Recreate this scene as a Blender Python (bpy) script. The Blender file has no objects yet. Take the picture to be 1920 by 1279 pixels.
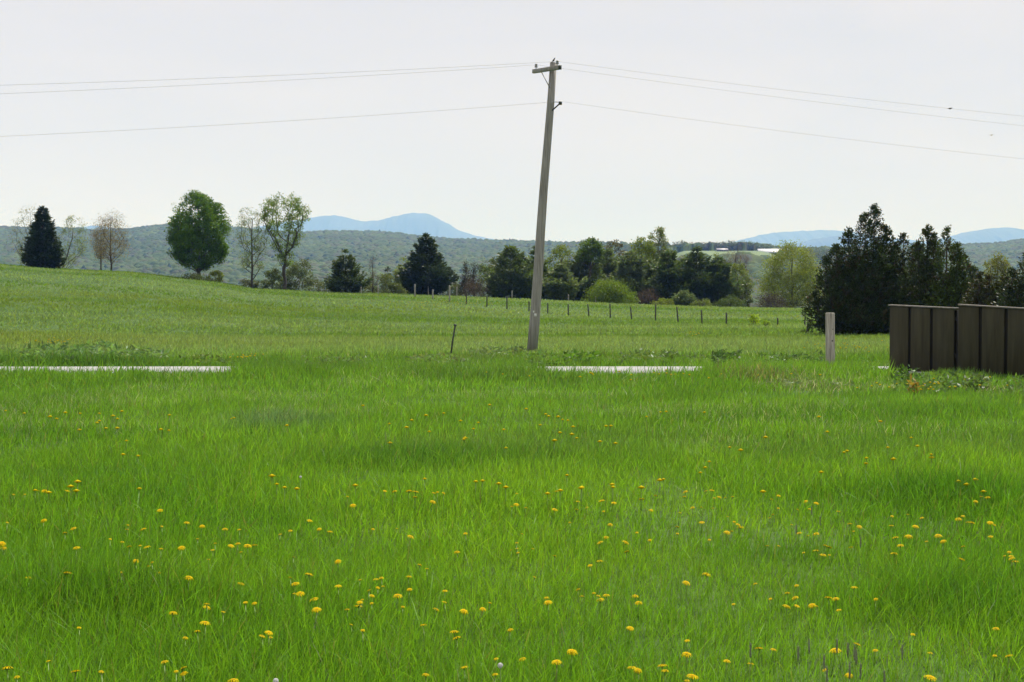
EXPO = 0.55
HAZE_COL = (0.185, 0.375, 1.0)
HAZE_D = 1.3e-4
HAZE_G = -0.1
GRASS = 1.0
import bpy, math, random
import numpy as np
from mathutils import Vector, Matrix

random.seed(7)
RNG = np.random.default_rng(11)
scene = bpy.context.scene
C = scene.collection

# ------------------------------------------------------------------ camera
EYE = 1.6
F = 1920 * 50 / 36.0
HORIZON = 563.0
TILT = math.atan((639.5 - HORIZON) / F)
cd = bpy.data.cameras.new('camera')
cd.lens = 50
cd.sensor_width = 36
cd.clip_start = 0.1
cd.clip_end = 60000
cam = bpy.data.objects.new('camera', cd)
cam.location = (0, 0, EYE)
cam.rotation_euler = (math.pi / 2 - TILT, 0, 0)
C.objects.link(cam)
scene.camera = cam


def elev(py):
    """slope dz/dy of the sight line through photo row py"""
    d = (639.5 - py) / F
    c, s = math.cos(TILT), math.sin(TILT)
    return (d * c - s) / (c + d * s)


def uat(px, py=563.0):
    d = (639.5 - py) / F
    return (px - 960) / F / (math.cos(TILT) + d * math.sin(TILT))


def at(px, py, Y):
    return Vector((uat(px, py) * Y, Y, EYE + elev(py) * Y))


# ------------------------------------------------------------------ noise
def _hash(ix, iy, seed):
    h = (ix.astype(np.int64) * 374761393 + iy.astype(np.int64) * 668265263 + seed * 1274126177) & 0x7fffffff
    h = ((h ^ (h >> 13)) * 1274126177) & 0x7fffffff
    return ((h ^ (h >> 16)) & 0xffff) / 65535.0


def vnoise(x, y, seed=0):
    x = np.asarray(x, float); y = np.asarray(y, float)
    ix = np.floor(x); iy = np.floor(y)
    fx = x - ix; fy = y - iy
    fx = fx * fx * (3 - 2 * fx); fy = fy * fy * (3 - 2 * fy)
    a = _hash(ix, iy, seed); b = _hash(ix + 1, iy, seed)
    c = _hash(ix, iy + 1, seed); d = _hash(ix + 1, iy + 1, seed)
    return (a * (1 - fx) + b * fx) * (1 - fy) + (c * (1 - fx) + d * fx) * fy


def fbm(x, y, seed=0, octaves=3):
    t = 0; amp = 1; s = 0
    for k in range(octaves):
        t = t + amp * vnoise(x * 2 ** k, y * 2 ** k, seed + k * 17); s += amp; amp *= .5
    return t / s


def sstep(t):
    t = np.clip(t, 0, 1)
    return t * t * (3 - 2 * t)


# ------------------------------------------------------------------ terrain
_px = np.array([-900, -300, 0, 100, 250, 400, 470, 600, 780, 900, 1000, 1100, 1200, 1350, 1500, 1700, 2200, 2800], float)
_cy = np.array([470, 482, 496, 504, 511, 528, 541, 548.5, 552.5, 558, 562, 566.5, 571, 576, 579, 581, 583, 583], float)
_uc = (_px - 960) / F
_ec = np.array([elev(v) for v in _cy])
YC = 160.0
# far forested ridge: photo row of the tree tops
_hx = np.array([-900, 0, 150, 175, 240, 280, 315, 430, 500, 585, 625, 700, 740, 780, 850, 940, 1000, 1050, 1130, 1200, 1260, 1300, 1340, 1370, 1400, 1430, 1470, 1560, 1700, 1790, 1850, 1920, 2300, 2800], float)
_hy = np.array([428, 423, 426, 430, 427, 422, 418, 422, 431, 433, 430, 432, 434, 440, 446, 448, 450, 452, 452, 453, 456, 455, 454, 452, 453, 455, 462, 462, 458, 456, 455, 447, 430, 425], float)
_hu = (_hx - 960) / F
_he = np.array([elev(v) for v in _hy])
# distance of that ridge
_rx = np.array([-900, 900, 1120, 1220, 1500, 1600, 1750, 2800], float)
_ry = np.array([2900, 2900, 2300, 1380, 1380, 1900, 2800, 2900], float)
_ru = (_rx - 960) / F
ZV = -22.0
CAN = 10.0          # canopy height


def field_strip(u):
    """weight of the pasture strip with the barn on the far hill"""
    a = uat(1235); b = uat(1500)
    return sstep((u - a) / .02) * sstep((b - u) / .03)


def zfun(x, y):
    x = np.asarray(x, float); y = np.asarray(y, float)
    yy = np.maximum(y, 20.0)
    u = np.clip(x / yy, -.68, .68)
    zc = EYE + YC * np.interp(u, _uc, _ec)
    y0 = np.interp(u, [-.36, -.2, .0, .13, .3], [46, 52, 68, 80, 90])
    z = zc * sstep((yy - y0) / (YC - y0) * .9) / sstep(.9)
    # beyond the crest the field falls into the valley
    d = np.maximum(yy - YC, 0)
    slope = .085
    zdrop = zc - slope * (np.sqrt(d * d + 22 ** 2) - 22)
    zdrop = ZV + np.log1p(np.exp(np.clip((zdrop - ZV) / 3.0, -30, 30))) * 3.0
    z = np.where(yy > YC, zdrop, z)
    # far hill
    yr = np.interp(u, _ru, _ry)
    zr = EYE + yr * np.interp(u, _hu, _he) - CAN
    y1 = 520.0
    t = (yy - y1) / (yr - y1)
    hill = (zr - ZV) * (np.clip(t, 0, 1) ** 1.35)
    w = field_strip(u)
    # hillside under the pasture: forest drops away, pasture is a gentle bench
    zp_top = EYE + 1300 * elev(471); zp_bot = EYE + 1110 * elev(479)
    k = np.interp(yy, [520, 900, 1070, 1110, 1300, 1380, 1420], [0, .42 * (zp_bot - ZV), zp_bot - ZV - 14, zp_bot - ZV, zp_top - ZV, zr.mean() * 0 + zp_top + 2 - ZV, zp_top - ZV])
    hill = hill * (1 - w) + k * w
    back = sstep((yy - yr) / 900.0)
    hill = hill * (1 - back)
    return z + np.where(yy > y1, hill, 0)


def z1(x, y):
    return float(zfun(np.array([x]), np.array([y]))[0])


# ------------------------------------------------------------------ mesh helpers
def raw_mesh(name, verts, loops, starts, mats=(), col=None, smooth=False, matidx=None):
    me = bpy.data.meshes.new(name)
    verts = np.ascontiguousarray(verts, np.float32)
    loops = np.ascontiguousarray(loops, np.int32); starts = np.ascontiguousarray(starts, np.int32)
    me.vertices.add(len(verts)); me.vertices.foreach_set('co', verts.ravel())
    me.loops.add(len(loops)); me.loops.foreach_set('vertex_index', loops)
    me.polygons.add(len(starts)); me.polygons.foreach_set('loop_start', starts)
    if matidx is not None:
        me.polygons.foreach_set('material_index', np.ascontiguousarray(matidx, np.int32))
    if smooth:
        me.polygons.foreach_set('use_smooth', np.ones(len(starts), bool))
    me.update(calc_edges=True)
    for m in mats:
        me.materials.append(m)
    if col is not None:
        a = me.attributes.new('col', 'FLOAT_COLOR', 'POINT')
        c = np.ones((len(verts), 4), np.float32); c[:, :3] = col
        a.data.foreach_set('color', c.ravel())
    return me


def link(name, me, parent=None, loc=None):
    o = bpy.data.objects.new(name, me)
    C.objects.link(o)
    if parent is not None:
        o.parent = parent
    if loc is not None:
        o.location = loc
    return o


def tag(o, label=None, cat=None, group=None, kind=None):
    if label: o['label'] = label
    if cat: o['category'] = cat
    if group: o['group'] = group
    if kind: o['kind'] = kind
    return o


def thing(name, label, cat, loc=(0, 0, 0), group=None):
    o = bpy.data.objects.new(name, None)
    o.empty_display_size = .2
    C.objects.link(o); o.location = loc
    return tag(o, label, cat, group)


class MB:
    """collects polygons for one mesh"""
    def __init__(s):
        s.v = []; s.f = []; s.m = []

    def add(s, vs, fs, mi=0):
        b = len(s.v); s.v += [tuple(p) for p in vs]
        for f in fs:
            s.f.append([i + b for i in f]); s.m.append(mi)

    def tube(s, pts, rad, n=8, cap=True, mi=0):
        pts = [Vector(p) for p in pts]
        rings = []; up = Vector((0.13, 0.21, 1)).normalized()
        vs = []
        for i, p in enumerate(pts):
            t = (pts[min(i + 1, len(pts) - 1)] - pts[max(i - 1, 0)])
            t = t.normalized() if t.length > 1e-9 else Vector((0, 0, 1))
            a = t.cross(up if abs(t.dot(up)) < .95 else Vector((1, 0, 0))).normalized(); b = t.cross(a)
            r = rad[i] if hasattr(rad, '__len__') else rad
            for k in range(n):
                an = 2 * math.pi * k / n
                vs.append(p + a * (math.cos(an) * r) + b * (math.sin(an) * r))
        fs = []
        for i in range(len(pts) - 1):
            for k in range(n):
                k2 = (k + 1) % n
                fs.append([i * n + k, i * n + k2, (i + 1) * n + k2, (i + 1) * n + k])
        if cap:
            fs.append(list(range(n))[::-1]); fs.append([(len(pts) - 1) * n + k for k in range(n)])
        s.add(vs, fs, mi)

    def box(s, c, size, M=None, mi=0, bev=0.0):
        c = Vector(c); hx, hy, hz = [q / 2 for q in size]
        if bev <= 0:
            vs = [Vector((sx * hx, sy * hy, sz * hz)) for sx in (-1, 1) for sy in (-1, 1) for sz in (-1, 1)]
            fs = [[0, 1, 3, 2], [4, 6, 7, 5], [0, 4, 5, 1], [2, 3, 7, 6], [0, 2, 6, 4], [1, 5, 7, 3]]
        else:
            import bmesh
            bm = bmesh.new(); bmesh.ops.create_cube(bm, size=1)
            for q in bm.verts: q.co = Vector((q.co.x * size[0], q.co.y * size[1], q.co.z * size[2]))
            bmesh.ops.bevel(bm, geom=bm.edges[:], offset=bev, segments=1, affect='EDGES')
            bm.verts.index_update()
            vs = [q.co.copy() for q in bm.verts]; fs = [[q.index for q in f.verts] for f in bm.faces]; bm.free()
        if M is not None: vs = [M @ q for q in vs]
        s.add([q + c for q in vs], fs, mi)

    def build(s, name, mats, parent=None, loc=None, smooth=False):
        if not isinstance(mats, (list, tuple)): mats = [mats]
        loops = [i for f in s.f for i in f]
        starts = np.cumsum([0] + [len(f) for f in s.f[:-1]])
        me = raw_mesh(name, np.array(s.v), loops, starts, mats, smooth=smooth, matidx=s.m)
        return link(name, me, parent, loc)


# ------------------------------------------------------------------ materials
def newmat(name):
    m = bpy.data.materials.new(name); m.use_nodes = True
    nt = m.node_tree; nt.nodes.clear()
    out = nt.nodes.new('ShaderNodeOutputMaterial')
    return m, nt, out


def nd(nt, t, **kw):
    n = nt.nodes.new(t)
    for k, v in kw.items():
        if k.startswith('in_'):
            n.inputs[int(k[3:])].default_value = v
        else:
            setattr(n, k, v)
    return n


def ramp(nt, fac, stops):
    r = nt.nodes.new('ShaderNodeValToRGB')
    el = r.color_ramp.elements
    while len(el) < len(stops): el.new(.5)
    for e, (p, c) in zip(el, stops):
        e.position = p; e.color = (*c, 1)
    nt.links.new(fac, r.inputs[0])
    return r


def leaf_mat(name, trans=.35, rough=.5, spec=.3, tmul=(1.25, 1.15, .7)):
    m, nt, out = newmat(name)
    at_ = nd(nt, 'ShaderNodeAttribute', attribute_name='col')
    p = nd(nt, 'ShaderNodeBsdfPrincipled')
    p.inputs['Roughness'].default_value = rough
    p.inputs['Specular IOR Level'].default_value = spec
    nt.links.new(at_.outputs['Color'], p.inputs['Base Color'])
    mul = nd(nt, 'ShaderNodeMix', data_type='RGBA', blend_type='MULTIPLY')
    mul.inputs[0].default_value = 1
    nt.links.new(at_.outputs['Color'], mul.inputs[6]); mul.inputs[7].default_value = (*tmul, 1)
    t = nd(nt, 'ShaderNodeBsdfTranslucent')
    nt.links.new(mul.outputs[2], t.inputs[0])
    mx = nd(nt, 'ShaderNodeMixShader', in_0=trans)
    nt.links.new(p.outputs[0], mx.inputs[1]); nt.links.new(t.outputs[0], mx.inputs[2])
    nt.links.new(mx.outputs[0], out.inputs[0])
    return m


def noise_mat(name, stops, scale=(4, 4, 4), detail=5, rough=.8, bump=.0, spec=.3, bscale=None, dist=0.0, coord='Object'):
    m, nt, out = newmat(name)
    tc = nd(nt, 'ShaderNodeTexCoord'); mp = nd(nt, 'ShaderNodeMapping')
    mp.inputs['Scale'].default_value = scale
    nt.links.new(tc.outputs[coord], mp.inputs[0])
    n = nd(nt, 'ShaderNodeTexNoise'); n.inputs['Scale'].default_value = 1; n.inputs['Detail'].default_value = detail
    n.inputs['Roughness'].default_value = .6; n.inputs['Distortion'].default_value = dist
    nt.links.new(mp.outputs[0], n.inputs['Vector'])
    r = ramp(nt, n.outputs[0], stops)
    p = nd(nt, 'ShaderNodeBsdfPrincipled'); p.inputs['Roughness'].default_value = rough
    p.inputs['Specular IOR Level'].default_value = spec
    nt.links.new(r.outputs[0], p.inputs['Base Color'])
    if bump:
        b = nd(nt, 'ShaderNodeBump'); b.inputs['Strength'].default_value = bump; b.inputs['Distance'].default_value = .02
        nt.links.new(n.outputs[0], b.inputs['Height']); nt.links.new(b.outputs[0], p.inputs['Normal'])
    nt.links.new(p.outputs[0], out.inputs[0])
    return m


M_LEAF = leaf_mat('leaf', .45, .5, .25)
M_DENSE = leaf_mat('dense_leaf', .40, .5, .25)
M_PINE = leaf_mat('pine_needle', .36, .5, .25, (1.1, 1.15, .75))
M_NEEDLE = leaf_mat('needle', .18, .5, .25, (1.0, 1.05, .8))
M_GRASS = leaf_mat('grass_blade', .46, .55, .2, (1.3, 1.22, .6))
M_BARK = noise_mat('bark', [(.3, (.03, .025, .02)), (.7, (.11, .095, .08))], (14, 14, 3), 6, .9, .6)
M_BARK_PALE = noise_mat('pale_bark', [(.3, (.07, .062, .052)), (.7, (.2, .18, .155))], (14, 14, 3), 6, .9, .5)
M_POLE = noise_mat('weathered_pole_wood', [(.28, (.13, .122, .112)), (.5, (.27, .258, .238)), (.75, (.40, .385, .36))], (26, 26, 1.1), 8, .85, .5)
M_POST = noise_mat('weathered_post_wood', [(.30, (.10, .095, .078)), (.5, (.31, .295, .245)), (.72, (.48, .46, .39))], (22, 22, 1.6), 8, .85, .6, dist=.6)
M_FENCEPOST = noise_mat('fence_post_wood', [(.3, (.035, .035, .028)), (.7, (.1, .1, .08))], (20, 20, 3), 5, .9, .3)
M_FENCEPOST_PALE = noise_mat('pale_fence_post_wood', [(.3, (.2, .19, .165)), (.7, (.38, .36, .32))], (20, 20, 3), 5, .9, .3)
M_DARKBOARD = noise_mat('dark_brown_board', [(.25, (.024, .021, .009)), (.55, (.043, .039, .018)), (.8, (.064, .058, .030))], (9, 9, .9), 7, .75, .25, dist=.4)
M_BATTEN = noise_mat('dark_board_gap', [(.3, (.012, .011, .009)), (.7, (.022, .02, .016))], (9, 9, 2), 5, .85)
M_CAP = noise_mat('sunlit_cap_rail', [(.3, (.12, .108, .09)), (.7, (.24, .22, .19))], (12, 12, 12), 5, .7)  # paler than the boards: bright sunlit top edge put into the colour
M_ROAD = noise_mat('pale_road', [(.25, (.19, .19, .19)), (.6, (.28, .28, .283)), (.85, (.36, .36, .36))], (1.4, 1.4, 1.4), 9, .85, .2, coord='Object')
M_METAL = noise_mat('dull_metal', [(.3, (.10, .10, .10)), (.7, (.2, .2, .2))], (30, 30, 30), 3, .5)
M_DARKMETAL = noise_mat('dark_green_metal', [(.3, (.02, .028, .02)), (.7, (.05, .06, .045))], (30, 30, 30), 3, .6)
M_CERAMIC = noise_mat('grey_ceramic', [(.3, (.16, .17, .17)), (.7, (.3, .31, .31))], (30, 30, 30), 2, .25)
M_WIRE = noise_mat('aluminium_wire', [(.3, (.26, .265, .28)), (.7, (.4, .41, .43))], (8, 8, 8), 2, .6)
M_TAG = noise_mat('pale_tag', [(.3, (.6, .6, .58)), (.7, (.75, .75, .72))], (40, 40, 40), 2, .5)
M_BIRD = noise_mat('dark_feathers', [(.3, (.015, .017, .016)), (.7, (.05, .05, .045))], (60, 60, 60), 3, .6)
M_BIRD_GREY = noise_mat('grey_feathers', [(.3, (.12, .12, .13)), (.7, (.25, .25, .26))], (60, 60, 60), 3, .6)
# ------------------------------------------------------------------ sky, sun
SUN_EL, SUN_AZ = math.radians(56), math.radians(28)     # azimuth measured from +Y towards +X: high behind the scene, right of centre
sunv = Vector((math.sin(SUN_AZ) * math.cos(SUN_EL), math.cos(SUN_AZ) * math.cos(SUN_EL), math.sin(SUN_EL)))
w = bpy.data.worlds.new('World'); scene.world = w; w.use_nodes = True
nt = w.node_tree; nt.nodes.clear()
wout = nt.nodes.new('ShaderNodeOutputWorld'); bg = nt.nodes.new('ShaderNodeBackground')
sky = nt.nodes.new('ShaderNodeTexSky'); sky.sky_type = 'NISHITA'; sky.sun_disc = False
sky.sun_elevation = SUN_EL; sky.sun_rotation = SUN_AZ; sky.air_density = 1.0; sky.dust_density = 2.0
# thin bright overcast over the blue sky: a cloud veil with faint bluish gaps
tc = nt.nodes.new('ShaderNodeTexCoord'); mp = nt.nodes.new('ShaderNodeMapping')
mp.inputs['Scale'].default_value = (1.6, 1.6, 6.5)
nt.links.new(tc.outputs['Generated'], mp.inputs[0])
cn = nt.nodes.new('ShaderNodeTexNoise'); cn.inputs['Scale'].default_value = 1.7; cn.inputs['Detail'].default_value = 4
cn.inputs['Roughness'].default_value = .5; cn.inputs['Distortion'].default_value = .5
nt.links.new(mp.outputs[0], cn.inputs['Vector'])
cr = ramp(nt, cn.outputs[0], [(.30, (5.1, 5.0, 5.15)), (.5, (5.5, 5.25, 5.22)), (.70, (5.85, 5.5, 5.32))])
mixs = nt.nodes.new('ShaderNodeMix'); mixs.data_type = 'RGBA'; mixs.inputs[0].default_value = .93
nt.links.new(sky.outputs[0], mixs.inputs[6]); nt.links.new(cr.outputs[0], mixs.inputs[7])
nt.links.new(mixs.outputs[2], bg.inputs[0]); bg.inputs[1].default_value = .1
nt.links.new(bg.outputs[0], wout.inputs[0])
ld = bpy.data.lights.new('sun', 'SUN'); ld.energy = 4.8; ld.angle = math.radians(3.0); ld.color = (1, .98, .965)
sun = bpy.data.objects.new('sun', ld); C.objects.link(sun)
sun.rotation_euler = (-sunv).to_track_quat('-Z', 'Y').to_euler(); sun.location = (60, 100, 150)

vs_ = scene.view_settings
vs_.view_transform = 'Standard'; vs_.look = 'None'; vs_.exposure = EXPO; vs_.gamma = 1; vs_.use_curve_mapping = False
scene.render.engine = 'CYCLES'
cy = scene.cycles
cy.max_bounces = 8; cy.diffuse_bounces = 5; cy.glossy_bounces = 2; cy.transmission_bounces = 5; cy.transparent_max_bounces = 4
cy.volume_bounces = 1; cy.use_denoising = True
cy.caustics_reflective = False; cy.caustics_refractive = False


# ------------------------------------------------------------------ ground sheet
def ground_mat():
    m, nt, out = newmat('meadow_ground')
    tc = nd(nt, 'ShaderNodeTexCoord')
    def noi(scale, vec, det=4):
        mp = nd(nt, 'ShaderNodeMapping'); mp.inputs['Scale'].default_value = scale
        nt.links.new(tc.outputs['Object'], mp.inputs[0])
        n = nd(nt, 'ShaderNodeTexNoise'); n.inputs['Scale'].default_value = 1; n.inputs['Detail'].default_value = det
        nt.links.new(mp.outputs[0], n.inputs['Vector']); return n
    a = noi((.05, .09, .05), None, 5); b = noi((6, 6, 6), None, 4)
    r1 = ramp(nt, a.outputs[0], [(.3, (.035, .085, .012)), (.5, (.05, .105, .015)), (.7, (.068, .115, .022))])
    r2 = ramp(nt, b.outputs[0], [(.3, (.45, .45, .4)), (.7, (1.3, 1.25, 1.3))])
    mul = nd(nt, 'ShaderNodeMix', data_type='RGBA', blend_type='MULTIPLY'); mul.inputs[0].default_value = 1
    nt.links.new(r1.outputs[0], mul.inputs[6]); nt.links.new(r2.outputs[0], mul.inputs[7])
    p = nd(nt, 'ShaderNodeBsdfPrincipled'); p.inputs['Roughness'].default_value = .8; p.inputs['Specular IOR Level'].default_value = .1
    nt.links.new(mul.outputs[2], p.inputs['Base Color']); nt.links.new(p.outputs[0], out.inputs[0])
    return m


yrows = np.concatenate([[-400, -100, -30, -8], np.linspace(0, 40, 41), np.geomspace(41, 700, 130), np.geomspace(720, 4200, 80), np.geomspace(4500, 24000, 12)])
ucols = np.concatenate([np.linspace(-1.6, -.5, 12)[:-1], np.linspace(-.5, .5, 161), np.linspace(.5, 1.6, 12)[1:]])
YY, UU = np.meshgrid(yrows, ucols, indexing='ij')
XX = UU * np.maximum(YY, 60.0) * np.where(YY < 0, 3, 1)
ZZ = zfun(XX, YY) - .0
nr, nc = YY.shape
gv = np.stack([XX, YY, ZZ], -1).reshape(-1, 3)


def gridfaces(nr, nc):
    i = np.arange(nr - 1)[:, None] * nc + np.arange(nc - 1)[None, :]
    q = np.stack([i, i + 1, i + nc + 1, i + nc], -1).reshape(-1, 4)
    return q.ravel(), np.arange(len(q)) * 4


l_, s_ = gridfaces(nr, nc)
ground = link('ground', raw_mesh('ground', gv, l_, s_, [ground_mat()], smooth=True))
tag(ground, 'green meadow rising to a low hill on the left', 'meadow', kind='structure')

# ------------------------------------------------------------------ road
ROAD0, ROAD1 = 30.6, 33.75
xs = np.linspace(-60, 60, 121)
rv = []; n = len(xs)
for yv, zv in ((ROAD0, -.05), (ROAD0 + .02, .026), (32.2, .035), (ROAD1 - .02, .028), (ROAD1, -.05)):
    for x in xs: rv.append((x, yv + .04 * math.sin(x * .7) + .02 * math.sin(x * 2.3), zv))
l_, s_ = gridfaces(5, n)
road = link('road', raw_mesh('road', np.array(rv), l_, s_, [M_ROAD]))
tag(road, 'pale grey road crossing behind the near grass', 'road', kind='structure')

# ------------------------------------------------------------------ far forest (one mass)
gx = np.linspace(-.46, .46, 1500)
gy = np.sort(np.concatenate([np.geomspace(700, 3550, 920), np.linspace(1296, 1350, 70)]))
Y2, U2 = np.meshgrid(gy, gx, indexing='ij')
X2 = U2 * Y2
Z0 = zfun(X2, Y2)
best = np.full(X2.shape, -1.0); cid = np.zeros(X2.shape)
CELL = 12.0
ci = np.floor(X2 / CELL); cj = np.floor(Y2 / CELL)
for di in (-1, 0, 1):
    for dj in (-1, 0, 1):
        a = ci + di; b = cj + dj
        ox = (a + .15 + .7 * _hash(a, b, 1)) * CELL; oy = (b + .15 + .7 * _hash(a, b, 2)) * CELL
        R = CELL * (.42 + .4 * _hash(a, b, 3)); H = .8 + .35 * _hash(a, b, 4)
        con = (_hash(a, b, 5) > .95) & (b * CELL > 1400)
        d2 = ((X2 - ox) ** 2 + (Y2 - oy) ** 2) / (R * R)
        h = np.where(con, (1.25 - 1.25 * np.sqrt(np.minimum(d2, 1))), np.sqrt(np.maximum(1 - d2, 0)) * .75 + .25 * (d2 < 1)) * H
        m_ = h > best
        best = np.where(m_, h, best); cid = np.where(m_, _hash(a, b, 9) + con * 2, cid)
best = np.maximum(best, 0)
best = best + .16 * (vnoise(X2 / 2.1, Y2 / 2.1, 5) - .5) * (best > .05)
strip = field_strip(U2) * (Y2 > 1095) * (Y2 < 1300 + 25 * vnoise(U2 * 300, Y2 * 0, 4))
wall = (field_strip(U2) > .3) & (Y2 > 1300) & (Y2 < 1420)
hc = CAN * .95 * np.where(field_strip(U2) > .3, .8, 1.0)
Z2 = Z0 + np.where(strip > .5, -1.5, best * hc + .3)
base = np.zeros(X2.shape + (3,))
t = np.clip(cid % 2, 0, 1)[..., None]
pal = [np.array(c) for c in ((.062, .092, .024), (.052, .082, .024), (.078, .104, .026), (.070, .078, .034))]
k4 = (t * 3.999)
idx = np.floor(k4).astype(int)[..., 0]
base = np.array(pal)[np.clip(idx, 0, 3)] * (.90 + .2 * (k4 - np.floor(k4)))
base = np.where((cid >= 2)[..., None], np.array((.018, .032, .018)), base)
big = fbm(X2 / 160, Y2 / 160, 31, 3)[..., None]
base = base * (.74 + .60 * big)
l_, s_ = gridfaces(*Y2.shape)
mfor = leaf_mat('far_canopy', .1, .8, .05)
forest = link('forest', raw_mesh('forest', np.stack([X2, Y2, Z2], -1).reshape(-1, 3), l_, s_, [mfor], col=base.reshape(-1, 3)))
tag(forest, 'hazy spring forest covering the far hills', 'forest', kind='stuff')

# pasture on the far hill
pu = np.linspace(uat(1225), uat(1505), 60); pyv = np.linspace(1095, 1310, 20)
PY, PU = np.meshgrid(pyv, pu, indexing='ij')
pz = zfun(PU * PY, PY) + .35
l_, s_ = gridfaces(*PY.shape)
M_PAST = noise_mat('pasture', [(.3, (.075, .12, .04)), (.7, (.12, .17, .06))], (.02, .05, .02), 4, .9)
past = link('pasture', raw_mesh('pasture', np.stack([PU * PY, PY, pz], -1).reshape(-1, 3), l_, s_, [M_PAST], smooth=True))
tag(past, 'pale green pasture strip below the distant barn', 'pasture', kind='structure')

# ------------------------------------------------------------------ mountains
M_MOUNT = noise_mat('far_mountain', [(.3, (.02, .035, .025)), (.7, (.05, .065, .04))], (.002, .002, .002), 6, .95)


def mountain(name, pts, Y, depth, seed, label):
    px = np.array([p[0] for p in pts], float); pe = np.array([elev(p[1]) for p in pts])
    cols = np.linspace(px[0], px[-1], 220); rows = np.linspace(-1, 1, 41)
    # rounded interpolation of the ridge
    e = np.interp(cols, px, pe)
    ker = np.hanning(13); ker /= ker.sum()
    e = np.convolve(np.pad(e, 6, mode='edge'), ker, 'valid')
    e = e + (vnoise(cols / 6.0, cols * 0, seed) - .5) * .0006
    edge = np.minimum(1, np.minimum((cols - cols[0]), (cols[-1] - cols)) / (.06 * (cols[-1] - cols[0])))
    R, Cc = np.meshgrid(rows, cols, indexing='ij')
    Yv = Y + R * depth
    zt = (EYE + Y * e) * (.35 + .65 * edge)
    prof = np.cos(np.clip(R, -1, 1) * math.pi / 2) ** 1.2
    gul = 1 + .10 * (fbm(Cc / 9.0 + R * 1.5, R * 5, seed, 3) - .5) * (1 - np.abs(R) ** .5 * 0) * np.abs(R) * 3
    Z = -40 + (zt[None, :] + 40) * prof * gul
    X = (Cc - 960) / F * Y * (1 + 0 * R)
    l_, s_ = gridfaces(*R.shape)
    o = link(name, raw_mesh(name, np.stack([X, Yv, Z], -1).reshape(-1, 3), l_, s_, [M_MOUNT], smooth=True))
    return tag(o, label, 'mountain', kind='structure')


mountain('mountain', [(420, 440), (500, 424), (560, 414), (585, 409), (605, 405.5), (635, 405), (655, 409), (675, 415), (700, 415), (725, 411), (745, 405), (765, 401), (790, 399.5), (808, 403), (825, 411), (845, 423), (860, 432), (885, 440), (900, 444), (960, 455)], 17500, 2600, 3, 'pale blue mountain with a rounded peak left of the utility pole')
mountain('mountain', [(1340, 462), (1390, 449), (1430, 439.5), (1470, 434.5), (1500, 433.5), (1550, 431.5), (1600, 436), (1650, 446), (1720, 452), (1790, 465)], 18500, 2600, 5, 'long low pale blue mountain behind the distant barn')
mountain('mountain', [(1690, 466), (1750, 452), (1790, 440), (1830, 431.5), (1868, 427), (1888, 427.5), (1900, 430.5), (1925, 440), (1960, 452), (2010, 466)], 17000, 2300, 8, 'pale blue peak at the right behind the cedar trees')
mountain('mountain', [(1460, 466), (1520, 449), (1560, 443), (1590, 442), (1650, 445), (1720, 456), (1760, 466)], 13500, 1500, 9, 'greyer low hill in front of the long blue mountain')
mountain('mountain', [(60, 450), (120, 434), (160, 425), (185, 423.5), (215, 428), (260, 437), (320, 450)], 16500, 1500, 12, 'small blue summit peeping over the left forest ridge')

# ------------------------------------------------------------------ haze
hb = MB(); hb.box((0, 11000, 600), (36000, 22800, 1400))
m, nt, out = newmat('haze_air')
pv = nd(nt, 'ShaderNodeVolumePrincipled')
pv.inputs['Color'].default_value = (*HAZE_COL, 1); pv.inputs['Density'].default_value = HAZE_D
pv.inputs['Absorption Color'].default_value = (1, 1, 1, 1); pv.inputs['Anisotropy'].default_value = HAZE_G
nt.links.new(pv.outputs[0], out.inputs['Volume'])
haze = hb.build('haze', m)
tag(haze, 'thin blue haze filling the air over the valley', 'haze', kind='stuff')
zmin = min(float(gv[:, 2].min()), -40) - 1
zmax = 1180.0
for v in haze.data.vertices:
    v.co.z = zmin if v.co.z < 500 else zmax
    v.co.y = -420 if v.co.y < 5000 else 24500
    v.co.x = -40000 if v.co.x < 0 else 40000
# ------------------------------------------------------------------ foliage helpers
class Cards:
    """many small pointed leaf faces"""
    def __init__(s): s.c = []; s.d = []; s.w = []; s.l = []; s.col = []

    def add(s, cen, dirs, length, width, col):
        cen = np.asarray(cen, float); k = len(cen)
        s.c.append(cen); s.d.append(np.broadcast_to(dirs, (k, 3)).astype(float))
        s.l.append(np.broadcast_to(length, (k,)).astype(float)); s.w.append(np.broadcast_to(width, (k,)).astype(float))
        s.col.append(np.broadcast_to(col, (k, 3)).astype(float))

    def build(s, name, mat, parent, rng):
        c = np.concatenate(s.c); d = np.concatenate(s.d); l = np.concatenate(s.l)[:, None]; wd = np.concatenate(s.w)[:, None]
        col = np.concatenate(s.col)
        d = d / (np.linalg.norm(d, axis=1, keepdims=True) + 1e-9)
        r = rng.normal(size=d.shape)
        sd = np.cross(d, r); sd /= (np.linalg.norm(sd, axis=1, keepdims=True) + 1e-9)
        nn = np.cross(d, sd)
        tip = c + d * l; mid = c + d * l * .45
        v = np.stack([c, mid + sd * wd * .5 + nn * wd * .12, tip, mid - sd * wd * .5 + nn * wd * .12], 1).reshape(-1, 3)
        k = len(c)
        me = raw_mesh(name, v, np.arange(4 * k), np.arange(k) * 4, [mat], col=np.repeat(col, 4, 0))
        return link(name, me, parent)


def rnd_dirs(rng, k, up=0.0):
    d = rng.normal(size=(k, 3)); d /= np.linalg.norm(d, axis=1, keepdims=True)
    d[:, 2] += up
    return d


def jit(rng, k, col, v=.25, h=.12):
    c = np.array(col)[None, :] * (1 + v * rng.uniform(-1, 1, (k, 1)))
    c = c * (1 + h * rng.uniform(-1, 1, (k, 3)))
    return np.clip(c, .002, 1)


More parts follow.
